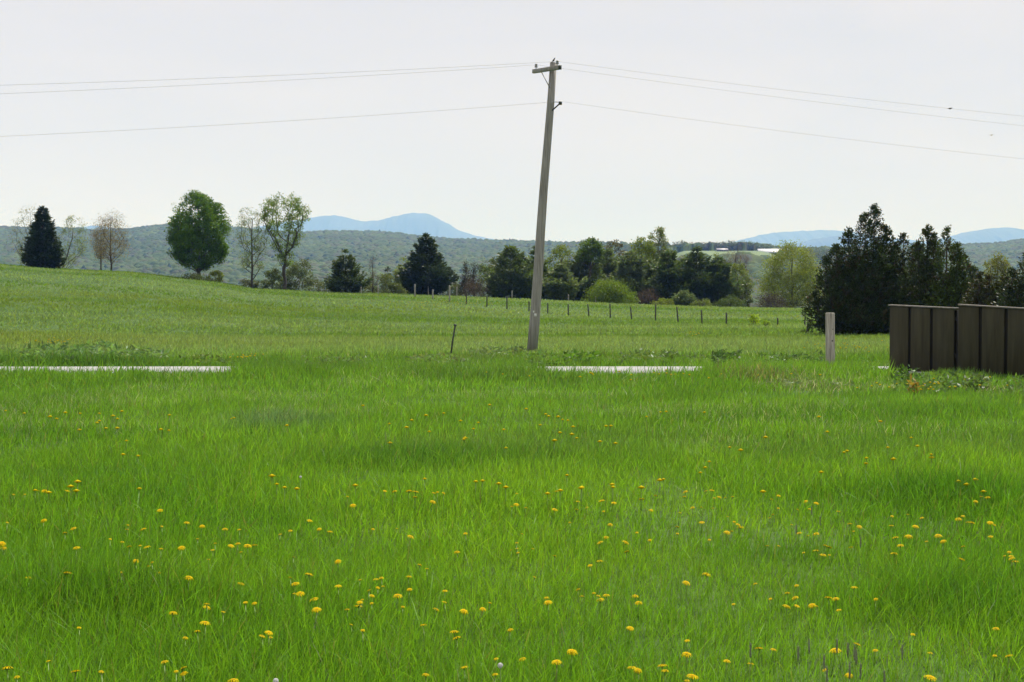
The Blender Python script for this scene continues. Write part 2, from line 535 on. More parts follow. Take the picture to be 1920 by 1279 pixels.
def skeleton(rng, trunk, targets, rtrunk, bend=.07, power=.5, steep=.55, prim=9):
    """grow limbs from a trunk polyline: a few long rising limbs first, then twigs to every clump; returns a tube mesh"""
    nodes = [Vector(p) for p in trunk]; par = [i - 1 for i in range(len(trunk))]; ntr = len(trunk)
    T = [Vector(t) for t in targets]
    zs = sorted(t.z for t in T); zcut = zs[int(len(zs) * .45)]
    cand = [i for i in range(len(T)) if T[i].z >= zcut] or list(range(len(T)))
    first = [max(cand, key=lambda i: T[i].z)]
    while len(first) < min(prim, len(cand)):
        first.append(max(cand, key=lambda i: min((T[i] - T[k]).length for k in first)))
    rest = sorted([i for i in range(len(T)) if i not in first], key=lambda i: (T[i] - nodes[min(2, ntr - 1)]).length)
    tips = []
    for rank, i in enumerate(first + rest):
        t = T[i]; best = None; bd = 1e9
        isp = rank < len(first)
        for j in range(1, ntr if isp else len(nodes)):
            p = nodes[j]; dv = t - p; L = dv.length
            hd_ = math.hypot(dv.x, dv.y)
            pen = L + max(0, (p.z - t.z + (1.25 if isp else steep) * hd_)) * 2.6
            if pen < bd: bd = pen; best = j
        p = nodes[best]; last = best
        L = (t - p).length; ns = 6 if isp else (2 if L > .8 else 1)
        out = Vector((t.x - p.x, t.y - p.y, 0))
        for q in range(1, ns + 1):
            f = q / ns
            pt = p.lerp(t, f)
            if q < ns:
                pt += out * (.16 * math.sin(math.pi * f) * (1 if isp else 0)) + Vector((rng.normal() * bend * L * .22, rng.normal() * bend * L * .22, rng.normal() * bend * L * .15 - (0 if isp else .04 * L)))
            nodes.append(pt); par.append(last); last = len(nodes) - 1
        tips.append(last)
    wgt = [0.0] * len(nodes)
    for t in tips:
        k = t
        while k >= 0: wgt[k] += 1; k = par[k]
    wmax = max(wgt[0], 1)
    rad = [max(rtrunk * (max(v, .6) / wmax) ** power, .010) for v in wgt]
    for i in range(ntr):
        rad[i] = max(rad[i], rtrunk * (1 - .55 * i / max(ntr - 1, 1)) * (1.0 if i else 1.25)) if wgt[i] > 0 else .02
    mb = MB()
    tr = [i for i in range(ntr) if wgt[i] > 0 or i < 2]
    mb.tube([nodes[i] for i in tr], [rad[i] for i in tr], 9)
    for i in range(ntr, len(nodes)):
        p = par[i]
        r0 = min(rad[p] * .85, rad[i] * 1.35)
        mb.tube([nodes[p], nodes[i]], [r0, rad[i]], 5, cap=False)
    return mb


def env_points(rng, n, H, W, z0, prof, inner=.35, D=None):
    """points in a crown of height H width W whose half width at relative height t is prof(t)*W/2"""
    pts = []
    D = D or W
    while len(pts) < n:
        t = rng.uniform(0, 1)
        if rng.uniform() > prof(t) ** 1.3 + .12: continue
        r = prof(t) * (inner + (1 - inner) * rng.uniform() ** .55)
        a = rng.uniform(0, 2 * math.pi)
        pts.append((math.cos(a) * r * W / 2, math.sin(a) * r * D / 2, z0 + t * (H - z0)))
    return pts


P_ROUND = lambda t: max(0, 1 - abs(2 * t - .85) ** 2.3 / (1.15 if t > .425 else .9)) ** .5 if abs(2 * t - .85) < 1.06 else .22
P_OVAL = lambda t: max(.12, math.sin(math.pi * min(max(t * .93 + .05, 0), 1)) ** .6)
P_VASE = lambda t: .22 + .78 * min(1, (t / .72)) ** 1.1 if t < .75 else max(.25, 1 - ((t - .75) / .25) ** 2 * .62)
P_DOME = lambda t: max(.1, (1 - t ** 2.2) ** .5)
P_TEAR = lambda t: max(.08, (1 - t) ** .75 * (.35 + .65 * min(1, t / .16)))


def place(px, top, base, Y, left, right, bury=.0):
    """base point, height, width of a plant whose photo box is given; the base sits on the ground"""
    x = uat(px, base) * Y
    zg = z1(x, Y) - bury
    zt = EYE + elev(top) * Y
    return Vector((x, Y, zg)), max(zt - zg, .3), (right - left) / F * Y


def leafy(name, label, px, top, base, Y, left, right, col, prof=P_OVAL, clumps=90, per=70, ls=.2, rc=None, z0f=.2, cat='tree', bark=None,
          sparse=1.0, seed=0, multi=1, lean=0.0, group=None, cols=None, inner=.3, up=.25, fork=None, rt=None, lv=.28, mat=None):
    rng = np.random.default_rng(seed + 1000)
    loc, H, W = place(px, top, base, Y, left, right, .05)
    cx = (left + right) / 2; off = (cx - px) / F * Y
    root = thing(name, label, cat, loc, group)
    pts = env_points(rng, clumps, H * .97, W * .93, H * z0f, prof, inner)
    pts = [(x + off * min(1, z / (H * .6)) + lean * z, y, z) for x, y, z in pts]
    rt = rt or max(.05, H * .017)
    rcl = rc or .13 * W
    if cat == 'shrub':
        mb = MB()
        for k in range(9):
            q = pts[int(rng.integers(len(pts)))]
            s0 = Vector((rng.normal() * W * .06, rng.normal() * W * .06, -.05))
            mb.tube([s0, s0.lerp(Vector(q), .5) + Vector((0, 0, .1 * H)), Vector(q)], [.035, .025, .01], 5)
        mb.build('stem', bark or M_BARK, root)
    else:
        hz = H * (fork or .75)
        tp = [(0, 0, -.15)] + [(lean * hz * f + rng.normal() * .006 * H * (f > 0), rng.normal() * .006 * H, hz * f) for f in (.12, .3, .5, .7, .85, 1)]
        if off: tp = [(x + off * min(1, max(z, 0) / (H * .6)), y, z) for x, y, z in tp]
        skeleton(rng, tp, pts, rt).build('trunk', bark or M_BARK, root, smooth=True)
    cd_ = Cards(); cols = cols or [col]
    for q in pts:
        k = max(3, int(per * sparse * (1.5 if cat == 'shrub' else 1) * rng.uniform(.5, 1.5)))
        r = rcl * rng.uniform(.65, 1.3)
        g = rng.normal(size=(k, 3)); g /= np.linalg.norm(g, axis=1, keepdims=True); g *= (rng.uniform(0, 1, (k, 1)) ** .45) * r
        g[:, 2] *= .75
        cc = np.array(cols[int(rng.integers(len(cols)))]) * rng.uniform(.78, 1.25)
        d = rnd_dirs(rng, k, up) + .5 * g / r
        c0 = np.array(q) + g; c0[:, 2] = np.maximum(c0[:, 2], .03)
        l = ls * rng.uniform(.6, 1.35, k)
        cd_.add(c0, d, l, l * rng.uniform(.45, .75, k), jit(rng, k, cc, lv))
    cd_.build('crown', mat or M_LEAF, root, rng)
    return root


def twiggy(name, label, px, top, base, Y, left, right, col, clumps=70, per=26, tl=.55, seed=0, group=None, prof=P_OVAL, z0f=.25, bark=None, cat='tree', leaves=None, lean=0):
    """bare or barely budding tree: limbs plus a haze of fine twigs"""
    rng = np.random.default_rng(seed + 3000)
    loc, H, W = place(px, top, base, Y, left, right, .05)
    root = thing(name, label, cat, loc, group)
    pts = env_points(rng, clumps, H * .93, W * .9, H * z0f, prof, .25)
    pts = [(x + lean * z + ((left + right) / 2 - px) / F * Y * min(1, z / (.6 * H)), y, z) for x, y, z in pts]
    hz = H * .8
    tp = [(0, 0, -.15)] + [(lean * hz * f + rng.normal() * .006 * H, rng.normal() * .006 * H, hz * f) for f in (.15, .35, .55, .8, 1)]
    skeleton(rng, tp, pts, max(.045, H * .014)).build('trunk', bark or M_BARK, root, smooth=True)
    cd_ = Cards()
    for q in pts:
        k = int(per * rng.uniform(.6, 1.4))
        base_d = Vector((q[0], q[1], .5 * H)).normalized()
        d = rnd_dirs(rng, k, .3) + np.array(base_d) * .7
        o = rng.normal(size=(k, 3)) * .09 * W
        cd_.add(np.array(q) + o, d, tl * rng.uniform(.5, 1.3, k), .028, jit(rng, k, col, .3))
        if leaves:
            k2 = int(per * leaves[1] * rng.uniform(.4, 1.6))
            o = rng.normal(size=(k2, 3)) * .1 * W
            l = leaves[2] * rng.uniform(.6, 1.4, k2)
            cd_.add(np.array(q) + o, rnd_dirs(rng, k2), l, l * .6, jit(rng, k2, leaves[0], .3))
    cd_.build('crown', M_LEAF, root, rng)
    return root


def conifer(name, label, px, top, base, Y, left, right, col, seed=0, whorls=22, nb=8, rough=.25, droop=.12, upturn=.25, prof=None, cl=.34, cw=.1,
            dens=1.0, z0f=.05, group=None, gaps=.0, tipcol=None, bark=None, cat='tree'):
    rng = np.random.default_rng(seed + 5000)
    loc, H, W = place(px, top, base, Y, left, right, .05)
    root = thing(name, label, cat, loc, group)
    prof = prof or (lambda t: (1 - t) ** .8)
    mb = MB(); off = ((left + right) / 2 - px) / F * Y
    mb.tube([(0, 0, -.15), (off * .1, 0, H * .3), (off * .2, 0, H * .7), (off * .2, 0, H * .985)], [H * .022, H * .016, H * .008, .012], 8)
    cd_ = Cards()
    for wv in range(whorls):
        t = z0f + (1 - z0f) * (wv + rng.uniform(-.35, .35)) / whorls
        t = min(max(t, .01), .985); z = t * H
        if rng.uniform() < gaps: continue
        n_ = max(4, int(nb * (1 - .35 * t) + rng.uniform(-1, 1)))
        a0 = rng.uniform(0, 6.28); wf = 1 + rough * rng.uniform(-1, 1)
        for b in range(n_):
            if rng.uniform() < gaps * .6: continue
            a = a0 + b * 6.283 / n_ + rng.uniform(-.3, .3)
            R = .87 * W / 2 * prof(t) * wf * (1 + rough * rng.uniform(-1, .75))
            R = max(R, .12)
            da = Vector((math.cos(a), math.sin(a), 0))
            P = []
            for f in (0, .35, .7, 1):
                P.append(Vector((off * .2, 0, z)) + da * (R * f) + Vector((0, 0, -droop * R * f * (1.6 - f) + upturn * R * f * f * f)))
            mb.tube(P, [max(.008, .016 * R), .014 * R, .009 * R, .004], 4, cap=False)
            k = max(6, int(dens * R * 34))
            f = rng.uniform(.12 if R < 1 else .22, 1.02, k) ** .75
            f3 = np.minimum(f, 1)
            P_ = np.array([list(p) for p in P])
            xs_ = np.array([0, .35, .7, 1])
            c0 = np.stack([np.interp(f3, xs_, P_[:, i]) for i in range(3)], 1)
            sp = (.10 + .16 * R * (1 - np.abs(2 * f - 1.0) * .6))[:, None]
            tang = np.array([-math.sin(a), math.cos(a), 0])
            lat = rng.normal(size=(k, 1))
            c0 = c0 + tang * lat * sp + np.array([0, 0, 1]) * rng.normal(size=(k, 1)) * .07 * (1 + .4 * R)
            d = np.array(da) * 1.0 + tang * lat * .55 + rng.normal(size=(k, 3)) * .38 + np.array([0, 0, .1 + upturn * .5])
            cc = np.array(col) * rng.uniform(.75, 1.25)
            cl_ = jit(rng, k, cc, .3)
            if tipcol is not None:
                wt = np.clip((f - .8) / .2, 0, 1)[:, None] * .5
                cl_ = cl_ * (1 - wt) + np.array(tipcol) * wt
            cd_.add(c0, d, cl * rng.uniform(.55, 1.3, k), cw * rng.uniform(.7, 1.4, k), cl_)
    # leader
    k = 40
    zz = H * (1 - .06 * rng.uniform(0, 1, k))
    cd_.add(np.stack([off * .2 + rng.normal(size=k) * .03, rng.normal(size=k) * .03, zz - .15], 1), rnd_dirs(rng, k, 1.6), cl * .8, cw * .8, jit(rng, k, col))
    mb.build('trunk', bark or M_BARK, root)
    cd_.build('crown', M_PINE if name == 'pine_tree' else M_NEEDLE, root, rng)
    return root


def cedar(name, label, px, top, base, Y, left, right, leaders, col, seed=0, group=None, clump=.30, brown=.12, low=.02):
    """red cedar: several pointed plumes in one dense body. leaders: (photo x, photo top y, photo half width)"""
    rng = np.random.default_rng(seed + 7000)
    loc, H, W = place(px, top, base, Y, left, right, .05)
    root = thing(name, label, 'tree', loc, group)
    mb = MB(); cd_ = Cards(); s = Y / F
    for (lx, ly, hw) in leaders:
        x0 = (lx - px) * s; h = EYE + elev(ly) * Y - loc.z; R = hw * s
        y0 = rng.uniform(-.35, .35) * min(W * .35, 1.4)
        mb.tube([(x0 * .25, y0 * .25, -.15), (x0 * .8, y0 * .8, h * .35), (x0, y0, h * .7), (x0 + .03, y0, h * .99)], [.09, .06, .035, .008], 6)
        n_ = int(66 * h * (R ** .8) + 30)
        t = rng.uniform(low, 1, n_) ** 1.15
        pr = 1.12 * np.minimum(1, ((1 - t) * 1.18) ** .84) * (.72 + .28 * np.minimum(1, t / .18))
        lob = .72 + .5 * vnoise(t * h * 1.6 + seed, np.zeros(n_) + lx, seed)
        a = rng.uniform(0, 6.283, n_)
        rr = (R * pr + .035) * lob * rng.uniform(.35, 1.08, n_) ** .6
        P = np.stack([x0 * np.minimum(1, .45 + t) + np.cos(a) * rr, y0 + np.sin(a) * rr, t * h * .965], 1)
        for i in range(n_):
            if t[i] > .8 and rng.uniform() < .1: continue
            k = int(20 * rng.uniform(.6, 1.4)); r = clump * rng.uniform(.5, 1.1) * (1 - .66 * t[i] ** 1.8); k = int(k * (1 - .45 * t[i]))
            ax = np.array([math.cos(a[i]) * .9, math.sin(a[i]) * .9, .75])
            f = rng.uniform(-1, 1, (k, 1))
            o = ax * f * r * .9 + rng.normal(size=(k, 3)) * r * .38
            cc = np.array(col) * rng.uniform(.6, 1.75)
            if rng.uniform() < brown: cc = np.array((.075, .056, .022)) * rng.uniform(.6, 1.2)
            c0 = P[i] + o; c0[:, 2] = np.maximum(c0[:, 2], .04)
            cd_.add(c0, ax + rng.normal(size=(k, 3)) * .55, (.17 - .06 * t[i]) * rng.uniform(.6, 1.4, k), .055, jit(rng, k, cc, .3))
        k = 60
        tt = rng.uniform(.9, 1.0, k)
        cd_.add(np.stack([x0 + rng.normal(size=k) * .06 * (1.6 - tt), y0 + rng.normal(size=k) * .06, tt * h - .1], 1), rnd_dirs(rng, k, .9), .13, .045, jit(rng, k, col))
    mb.build('trunk', M_BARK, root)
    cd_.build('crown', M_NEEDLE, root, rng)
    return root


# palettes (real leaf colours)
G_MAPLE = (.060, .135, .014); G_YEL = (.15, .20, .025); G_YEL2 = (.125, .175, .03); G_PALE = (.13, .155, .055); G_OLIVE = (.085, .115, .035)
G_MID = (.075, .125, .025); G_SPRUCE = (.034, .054, .015); G_PINE = (.100, .140, .034); G_PINE_BLUE = (.135, .178, .062); G_CEDAR = (.032, .050, .012)
B_BUD = (.19, .165, .06); B_TWIG = (.10, .085, .07); B_BROWN = (.075, .05, .035)

# ---- left group
conifer('spruce_tree', 'dense dark conical spruce at the far left of the hilltop', 81, 387, 505, 157, 49, 115, G_SPRUCE, 1, 28, 11, .26, .08, .18, lambda t: min(1, (1 - t) * 1.32) ** .8 * (.8 + .2 * min(1, t / .14)), dens=1.5, cl=.4, cw=.13, z0f=.04)
leafy('sparse_tree', 'thin pale leafing tree half hidden behind the left spruce', 58, 384, 510, 188, 18, 100, G_PALE, P_OVAL, 110, 26, .14, z0f=.2, seed=2, rt=.12)
leafy('sparse_tree', 'pale yellow-green leaning tree just right of the dark spruce', 108, 402, 512, 186, 92, 162, G_YEL2, P_OVAL, 110, 28, .14, z0f=.12, seed=3, rt=.10, lean=.12)
twiggy('budding_tree', 'brownish budding tree with rounded crown between spruce and maple', 208, 398, 511, 163, 172, 244, B_TWIG, 120, 14, .5, 4, leaves=(B_BUD, 1.9, .12), z0f=.2)
twiggy('budding_tree', 'slender brownish budding tree touching the left of its twin', 190, 420, 509, 166, 170, 206, B_TWIG, 60, 12, .4, 5, leaves=(B_BUD, 1.5, .12), z0f=.28)
leafy('maple_tree', 'large round dense green maple with short trunk on the hill', 373, 358, 526, 158, 311, 435, G_MAPLE, lambda t: (.3 + .7 * math.sin(math.pi / 2 * t / .38) ** .8) if t < .38 else max(.05, (1 - ((t - .38) / .63) ** 2.4)) ** .6, 430, 95, .19, rc=.62, z0f=.125, seed=6, inner=.22, rt=.2, cols=[(.078, .160, .011), (.064, .138, .010), (.10, .19, .013)], mat=M_DENSE)
leafy('shrub', 'small bright yellow-green bush right of the maple trunk', 404, 507, 532, 159, 386, 424, G_YEL, P_DOME, 26, 45, .14, z0f=.05, cat='shrub', seed=7)
leafy('shrub', 'low dark green bush at the foot of the maple', 365, 517, 534, 153, 322, 398, G_OLIVE, P_DOME, 34, 36, .13, z0f=.03, cat='shrub', seed=8, cols=[(.05, .075, .02), G_OLIVE])
leafy('sparse_tree', 'tall slim airy tree between the maple and the elm', 472, 385, 545, 165, 440, 504, G_PALE, lambda t: .45 + .55 * math.sin(math.pi * min(1, t * .85 + .1)), 150, 30, .13, z0f=.24, seed=9, rt=.13, cols=[(.14, .19, .06), (.11, .165, .045)], fork=.82)
leafy('elm_tree', 'tall vase-shaped elm with open limbs and light green top', 534, 361, 548, 165, 482, 585, G_MID, P_VASE, 260, 40, .16, z0f=.26, seed=10, rt=.2, cols=[(.105, .18, .018), (.145, .225, .02), (.12, .19, .022)], fork=.34, rc=.5)
leafy('shrub', 'olive green bush under the right side of the elm', 562, 486, 550, 172, 528, 598, G_OLIVE, P_DOME, 80, 60, .16, z0f=.04, cat='shrub', seed=11)
leafy('shrub', 'olive green bush left of the elm trunk', 512, 504, 550, 170, 486, 540, G_OLIVE, P_DOME, 50, 55, .16, z0f=.04, cat='shrub', seed=12, cols=[(.07, .10, .03)])
leafy('shrub', 'low grey-green bush at the foot of the slim airy tree', 468, 522, 547, 167, 446, 490, G_OLIVE, P_DOME, 32, 45, .14, z0f=.04, cat='shrub', seed=13, cols=[(.08, .1, .04)])
leafy('shrub', 'low yellowish bush between the elm and the small pine', 606, 518, 552, 174, 588, 630, G_YEL2, P_DOME, 30, 45, .14, z0f=.04, cat='shrub', seed=14, cols=[(.09, .11, .03)])

# ---- centre left pines
conifer('pine_tree', 'small broad dark pine standing right of the elm', 648, 468, 552, 160, 604, 690, (.066, .096, .026), 20, 15, 9, .26, .05, .42, lambda t: min(1, (1 - t) * 1.1) ** .9 * (.86 + .14 * min(1, t / .12)), dens=1.5, cl=.42, cw=.12, gaps=.05, z0f=.03, tipcol=(.045, .06, .028))
twiggy('dead_conifer', 'bare thin grey dead conifer between the two pines', 699, 474, 552, 162, 684, 716, (.07, .055, .045), 46, 12, .42, 21, prof=lambda t: max(.1, 1 - t), z0f=.15, bark=M_BARK)
leafy('shrub', 'low olive bush between the dead conifer and small pine', 688, 526, 553, 168, 668, 712, G_OLIVE, P_DOME, 36, 45, .14, z0f=.04, cat='shrub', seed=19, cols=[(.10, .125, .04)])
leafy('shrub', 'wide yellow-green bush just left of the tall pine', 735, 508, 553, 167, 704, 768, G_YEL2, P_DOME, 70, 55, .15, z0f=.04, cat='shrub', seed=22, cols=[(.085, .115, .026), (.105, .14, .03)])
conifer('spruce_tree', 'tiny dark conifer tip poking above the yellow-green bush', 727, 500, 553, 176, 717, 738, G_SPRUCE, 23, 12, 7, .2, cl=.3)
leafy('shrub', 'olive bush filling the gap right of the tall pine', 845, 524, 557, 172, 822, 868, G_OLIVE, P_DOME, 44, 50, .15, z0f=.04, cat='shrub', seed=18, cols=[(.09, .125, .035), (.08, .10, .035)])
leafy('broadleaf_tree', 'bright lime green tree peeking out left of the tall pine', 760, 482, 556, 186, 738, 785, G_YEL, P_OVAL, 60, 55, .19, z0f=.2, seed=24)
leafy('shrub', 'green bush growing beneath the bright lime tree', 768, 512, 553, 172, 748, 792, G_OLIVE, P_DOME, 40, 50, .15, z0f=.04, cat='shrub', seed=25, cols=[(.06, .095, .025)])
conifer('pine_tree', 'tall ragged dark pine left of the utility pole', 799, 437, 553, 160, 748, 852, G_SPRUCE, 26, 20, 10, .24, .04, .36, lambda t: min(1, (1 - t) * 1.15) ** .9 * (.84 + .16 * min(1, t / .1)), dens=1.7, cl=.42, cw=.13, gaps=.02, z0f=.02, tipcol=(.035, .05, .025))
twiggy('dead_conifer', 'dark bare conifer spire right of the tall pine', 873, 489, 557, 166, 858, 890, (.04, .036, .03), 70, 16, .45, 27, prof=lambda t: max(.12, 1 - t * .9), z0f=.1, leaves=((.03, .035, .022), 1.2, .14))
twiggy('dead_conifer', 'second dark bare conifer spire nearer the utility pole', 888, 487, 558, 168, 872, 905, (.042, .036, .03), 70, 16, .45, 28, prof=lambda t: max(.12, 1 - t * .9), z0f=.1, leaves=((.03, .035, .022), 1.2, .14))
twiggy('shrub', 'brown twiggy bush below the two bare conifer spires', 890, 522, 559, 164, 862, 922, (.075, .055, .042), 60, 22, .4, 29, prof=P_DOME, z0f=.05, cat='shrub')
leafy('broadleaf_tree', 'yellow-green tree between bare spires and dark pine row', 915, 484, 560, 184, 892, 944, G_YEL2, P_OVAL, 70, 45, .18, z0f=.12, seed=30, cols=[(.1, .14, .03), (.085, .12, .03)])

# ---- pine row with broadleaf trees behind
PG = 'pines in the row behind the pole'
pr = lambda t: min(1, (1 - t) * 1.45) ** .8 * (.8 + .2 * min(1, t / .12))
conifer('pine_tree', 'leftmost broad pine of the row, left of the pole', 958, 462, 562, 168, 908, 1006, G_PINE, 40, 17, 9, .35, .0, .4, pr, dens=1.7, cl=.44, cw=.14, z0f=.03, group=PG, tipcol=(.06, .075, .035))
conifer('pine_tree', 'narrow pine directly behind the utility pole', 1006, 460, 564, 171, 980, 1034, G_PINE, 41, 17, 9, .35, .0, .4, pr, dens=1.6, cl=.44, cw=.14, z0f=.03, group=PG)
conifer('pine_tree', 'low pine just right of the utility pole', 1052, 494, 565, 165, 1020, 1086, G_PINE_BLUE, 42, 12, 9, .35, .0, .4, pr, dens=1.7, cl=.44, cw=.14, z0f=.03, group=PG)
conifer('pine_tree', 'broad grey-green pine left of the round lime bush', 1092, 464, 566, 173, 1056, 1140, G_PINE_BLUE, 43, 19, 9, .35, .0, .4, pr, dens=1.6, cl=.46, cw=.14, z0f=.03, group=PG, tipcol=(.07, .09, .045))
conifer('pine_tree', 'grey-green pine standing behind the round lime bush', 1138, 466, 568, 176, 1104, 1174, G_PINE_BLUE, 44, 18, 9, .35, .0, .4, pr, dens=1.6, cl=.46, cw=.14, z0f=.03, group=PG)
conifer('pine_tree', 'dark pine behind the right edge of the round lime bush', 1184, 470, 570, 168, 1142, 1228, G_PINE_BLUE, 45, 16, 9, .35, .0, .4, pr, dens=1.7, cl=.44, cw=.14, z0f=.03, group=PG, tipcol=(.06, .08, .045))
conifer('pine_tree', 'dark pine above the brown and yellow low bushes', 1252, 470, 572, 168, 1206, 1300, (.082, .118, .032), 46, 17, 9, .35, .0, .4, pr, dens=1.8, cl=.44, cw=.14, z0f=.03, group=PG)
conifer('pine_tree', 'shadowed pine filling the row above the brown leafless bush', 1218, 486, 571, 170, 1186, 1252, G_PINE_BLUE, 39, 15, 9, .35, .0, .4, pr, dens=1.7, cl=.44, cw=.14, z0f=.03, group=PG)
conifer('pine_tree', 'very dark pine with a twin top, second from the right end', 1306, 464, 574, 168, 1258, 1354, (.070, .104, .030), 47, 17, 9, .38, .0, .4, pr, dens=1.8, cl=.44, cw=.14, z0f=.03, group=PG)
conifer('pine_tree', 'dark rounded pine at the right end of the row', 1346, 482, 575, 168, 1308, 1386, (.082, .118, .032), 48, 15, 9, .35, .0, .4, pr, dens=1.8, cl=.44, cw=.14, z0f=.03, group=PG)
conifer('pine_tree', 'short bushy pine at the foot of the darkest pines', 1282, 545, 575, 163, 1262, 1306, G_PINE_BLUE, 49, 8, 8, .3, .0, .4, pr, dens=2.0, cl=.34, cw=.1, z0f=.03, group=PG)
leafy('broadleaf_tree', 'yellow-green tree rising right of the pole behind pines', 1046, 456, 566, 186, 1016, 1086, G_YEL2, P_DOME, 120, 70, .2, z0f=.1, seed=50, cols=[(.15, .205, .02), (.125, .175, .022)])
leafy('broadleaf_tree', 'lime green tree between the left pine and the utility pole', 984, 474, 564, 184, 962, 1008, G_YEL2, P_DOME, 80, 60, .19, z0f=.15, seed=48, cols=[(.135, .19, .022), (.115, .17, .022)])
leafy('broadleaf_tree', 'yellow-green tree filling in between the two darkest pines', 1279, 474, 574, 182, 1258, 1302, G_YEL2, P_OVAL, 80, 60, .19, z0f=.15, seed=47, cols=[(.115, .165, .022), (.10, .15, .025)])
leafy('broadleaf_tree', 'green round-topped tree behind the broad grey-green pine', 1108, 441, 568, 171, 1080, 1134, G_MID, P_DOME, 80, 60, .2, z0f=.62, seed=51, cols=[(.085, .145, .02), (.07, .125, .02)])
leafy('broadleaf_tree', 'brown-tinged young-leaved tree over the middle of the pine row', 1150, 446, 570, 186, 1122, 1180, (.09, .085, .03), P_OVAL, 80, 50, .2, z0f=.2, seed=52, cols=[(.09, .085, .03), (.08, .1, .03)])
leafy('broadleaf_tree', 'wide yellow-green tree left of the tall airy tree', 1200, 444, 571, 180, 1164, 1244, G_YEL2, P_DOME, 170, 70, .2, z0f=.12, seed=53, cols=[(.115, .175, .018), (.14, .195, .02)])
leafy('broadleaf_tree', 'tall airy pale tree topping the pine row', 1233, 424, 572, 182, 1206, 1260, G_PALE, P_OVAL, 150, 40, .18, z0f=.2, seed=54, cols=[(.12, .155, .045), G_YEL2])
leafy('shrub', 'big round lime green bush in front of the pines', 1142, 529, 573, 160, 1090, 1198, (.12, .19, .012), lambda t: max(.1, (1 - t ** 1.8) ** .6), 130, 80, .13, z0f=.02, cat='shrub', seed=55, cols=[(.12, .19, .012), (.105, .17, .012)])
twiggy('shrub', 'brown leafless bush right of the round lime bush', 1214, 543, 575, 164, 1192, 1238, (.1, .075, .065), 60, 24, .35, 56, prof=P_DOME, z0f=.03, cat='shrub')
leafy('shrub', 'low yellow bush beneath the dark pines', 1244, 560, 576, 160, 1222, 1268, G_YEL, P_DOME, 34, 50, .11, z0f=.02, cat='shrub', seed=57)
leafy('shrub', 'low yellow-green bush under the pine with the twin top', 1318, 562, 578, 160, 1294, 1342, G_YEL2, P_DOME, 34, 50, .11, z0f=.02, cat='shrub', seed=58)
leafy('shrub', 'long low green bush at the right end of the pines', 1368, 558, 579, 161, 1338, 1402, (.07, .11, .02), P_DOME, 50, 50, .12, z0f=.02, cat='shrub', seed=59)
leafy('broadleaf_tree', 'small lime tree showing above the right end of the pines', 1345, 472, 576, 204, 1326, 1366, G_YEL, P_OVAL, 50, 50, .19, z0f=.2, seed=60)
leafy('broadleaf_tree', 'yellow-green tree right of the last dark pine', 1383, 490, 578, 180, 1354, 1412, G_YEL2, P_OVAL, 110, 75, .18, z0f=.05, seed=61, cols=[(.125, .18, .02), (.14, .19, .03)])
twiggy('bare_tree', 'pinkish brown leafless tree between pines and the barn', 1378, 448, 578, 222, 1348, 1410, (.12, .085, .08), 120, 24, .7, 62, z0f=.2)
leafy('shrub', 'dark upright bush between the pines and large willow', 1394, 530, 579, 168, 1376, 1414, G_OLIVE, P_OVAL, 40, 50, .14, z0f=.03, cat='shrub', seed=63, cols=[(.035, .055, .018), (.06, .08, .025)])
leafy('willow_tree', 'large billowing yellow-green willow left of the cedars', 1486, 453, 581, 172, 1418, 1552, (.20, .26, .014), lambda t: max(.12, (1 - t ** 2.4)) ** .6, 280, 105, .16, z0f=.05, seed=64, cols=[(.20, .26, .014), (.17, .225, .02), (.14, .18, .03)], lean=-.0)
twiggy('shrub', 'dark brown twiggy bush at the foot of the willow', 1446, 553, 580, 163, 1416, 1478, (.045, .035, .03), 80, 26, .35, 65, prof=P_DOME, z0f=.02, cat='shrub', leaves=((.04, .035, .025), .6, .12))

# ---- cedars at the right
cedar('cedar_tree', 'tallest dark cedar with a double top behind the wood post', 1618, 378, 628, 66, 1500, 1700,
      [(1640, 378, 62), (1618, 395, 56), (1592, 422, 52), (1564, 455, 46), (1543, 478, 40), (1524, 545, 30), (1662, 418, 50), (1600, 480, 70), (1640, 470, 70)], G_CEDAR, 1)
cedar('cedar_tree', 'blunt-topped dark cedar in the middle of the cedar clump', 1698, 432, 630, 66.8, 1650, 1740,
      [(1692, 434, 44), (1676, 452, 40), (1712, 455, 40), (1700, 500, 60)], (.033,.050,.013), 2)
cedar('cedar_tree', 'thin-tipped cedar rising above the left fence section', 1738, 418, 632, 65, 1700, 1780,
      [(1737, 418, 40), (1748, 432, 34), (1722, 448, 40), (1742, 490, 56)], (.046,.066,.015), 3)
cedar('cedar_tree', 'spiky cedar with the rightmost tall tip of the clump', 1776, 420, 632, 64, 1742, 1836,
      [(1775, 420, 34), (1792, 452, 40), (1810, 474, 44), (1826, 496, 34), (1790, 500, 60)], (.058,.086,.015), 4)
cedar('cedar_tree', 'low brownish cedar behind the right fence section', 1856, 500, 634, 62, 1806, 1912,
      [(1832, 508, 36), (1856, 512, 40), (1884, 516, 40), (1870, 530, 50), (1838, 530, 44)], (.05,.058,.016), 5, brown=.25)
cedar('cedar_tree', 'dark cedar cut off by the right edge', 1925, 466, 634, 60, 1880, 1985,
      [(1924, 468, 40), (1900, 500, 36), (1950, 470, 46), (1912, 530, 40)], (.034,.050,.013), 6)
leafy('willow_tree', 'pale yellow-green treetop showing over the low brownish cedar', 1866, 474, 580, 120, 1832, 1906, (.15, .17, .035), P_DOME, 110, 50, .16, z0f=.1, seed=70, cols=[(.15, .17, .035), (.125, .145, .04)])
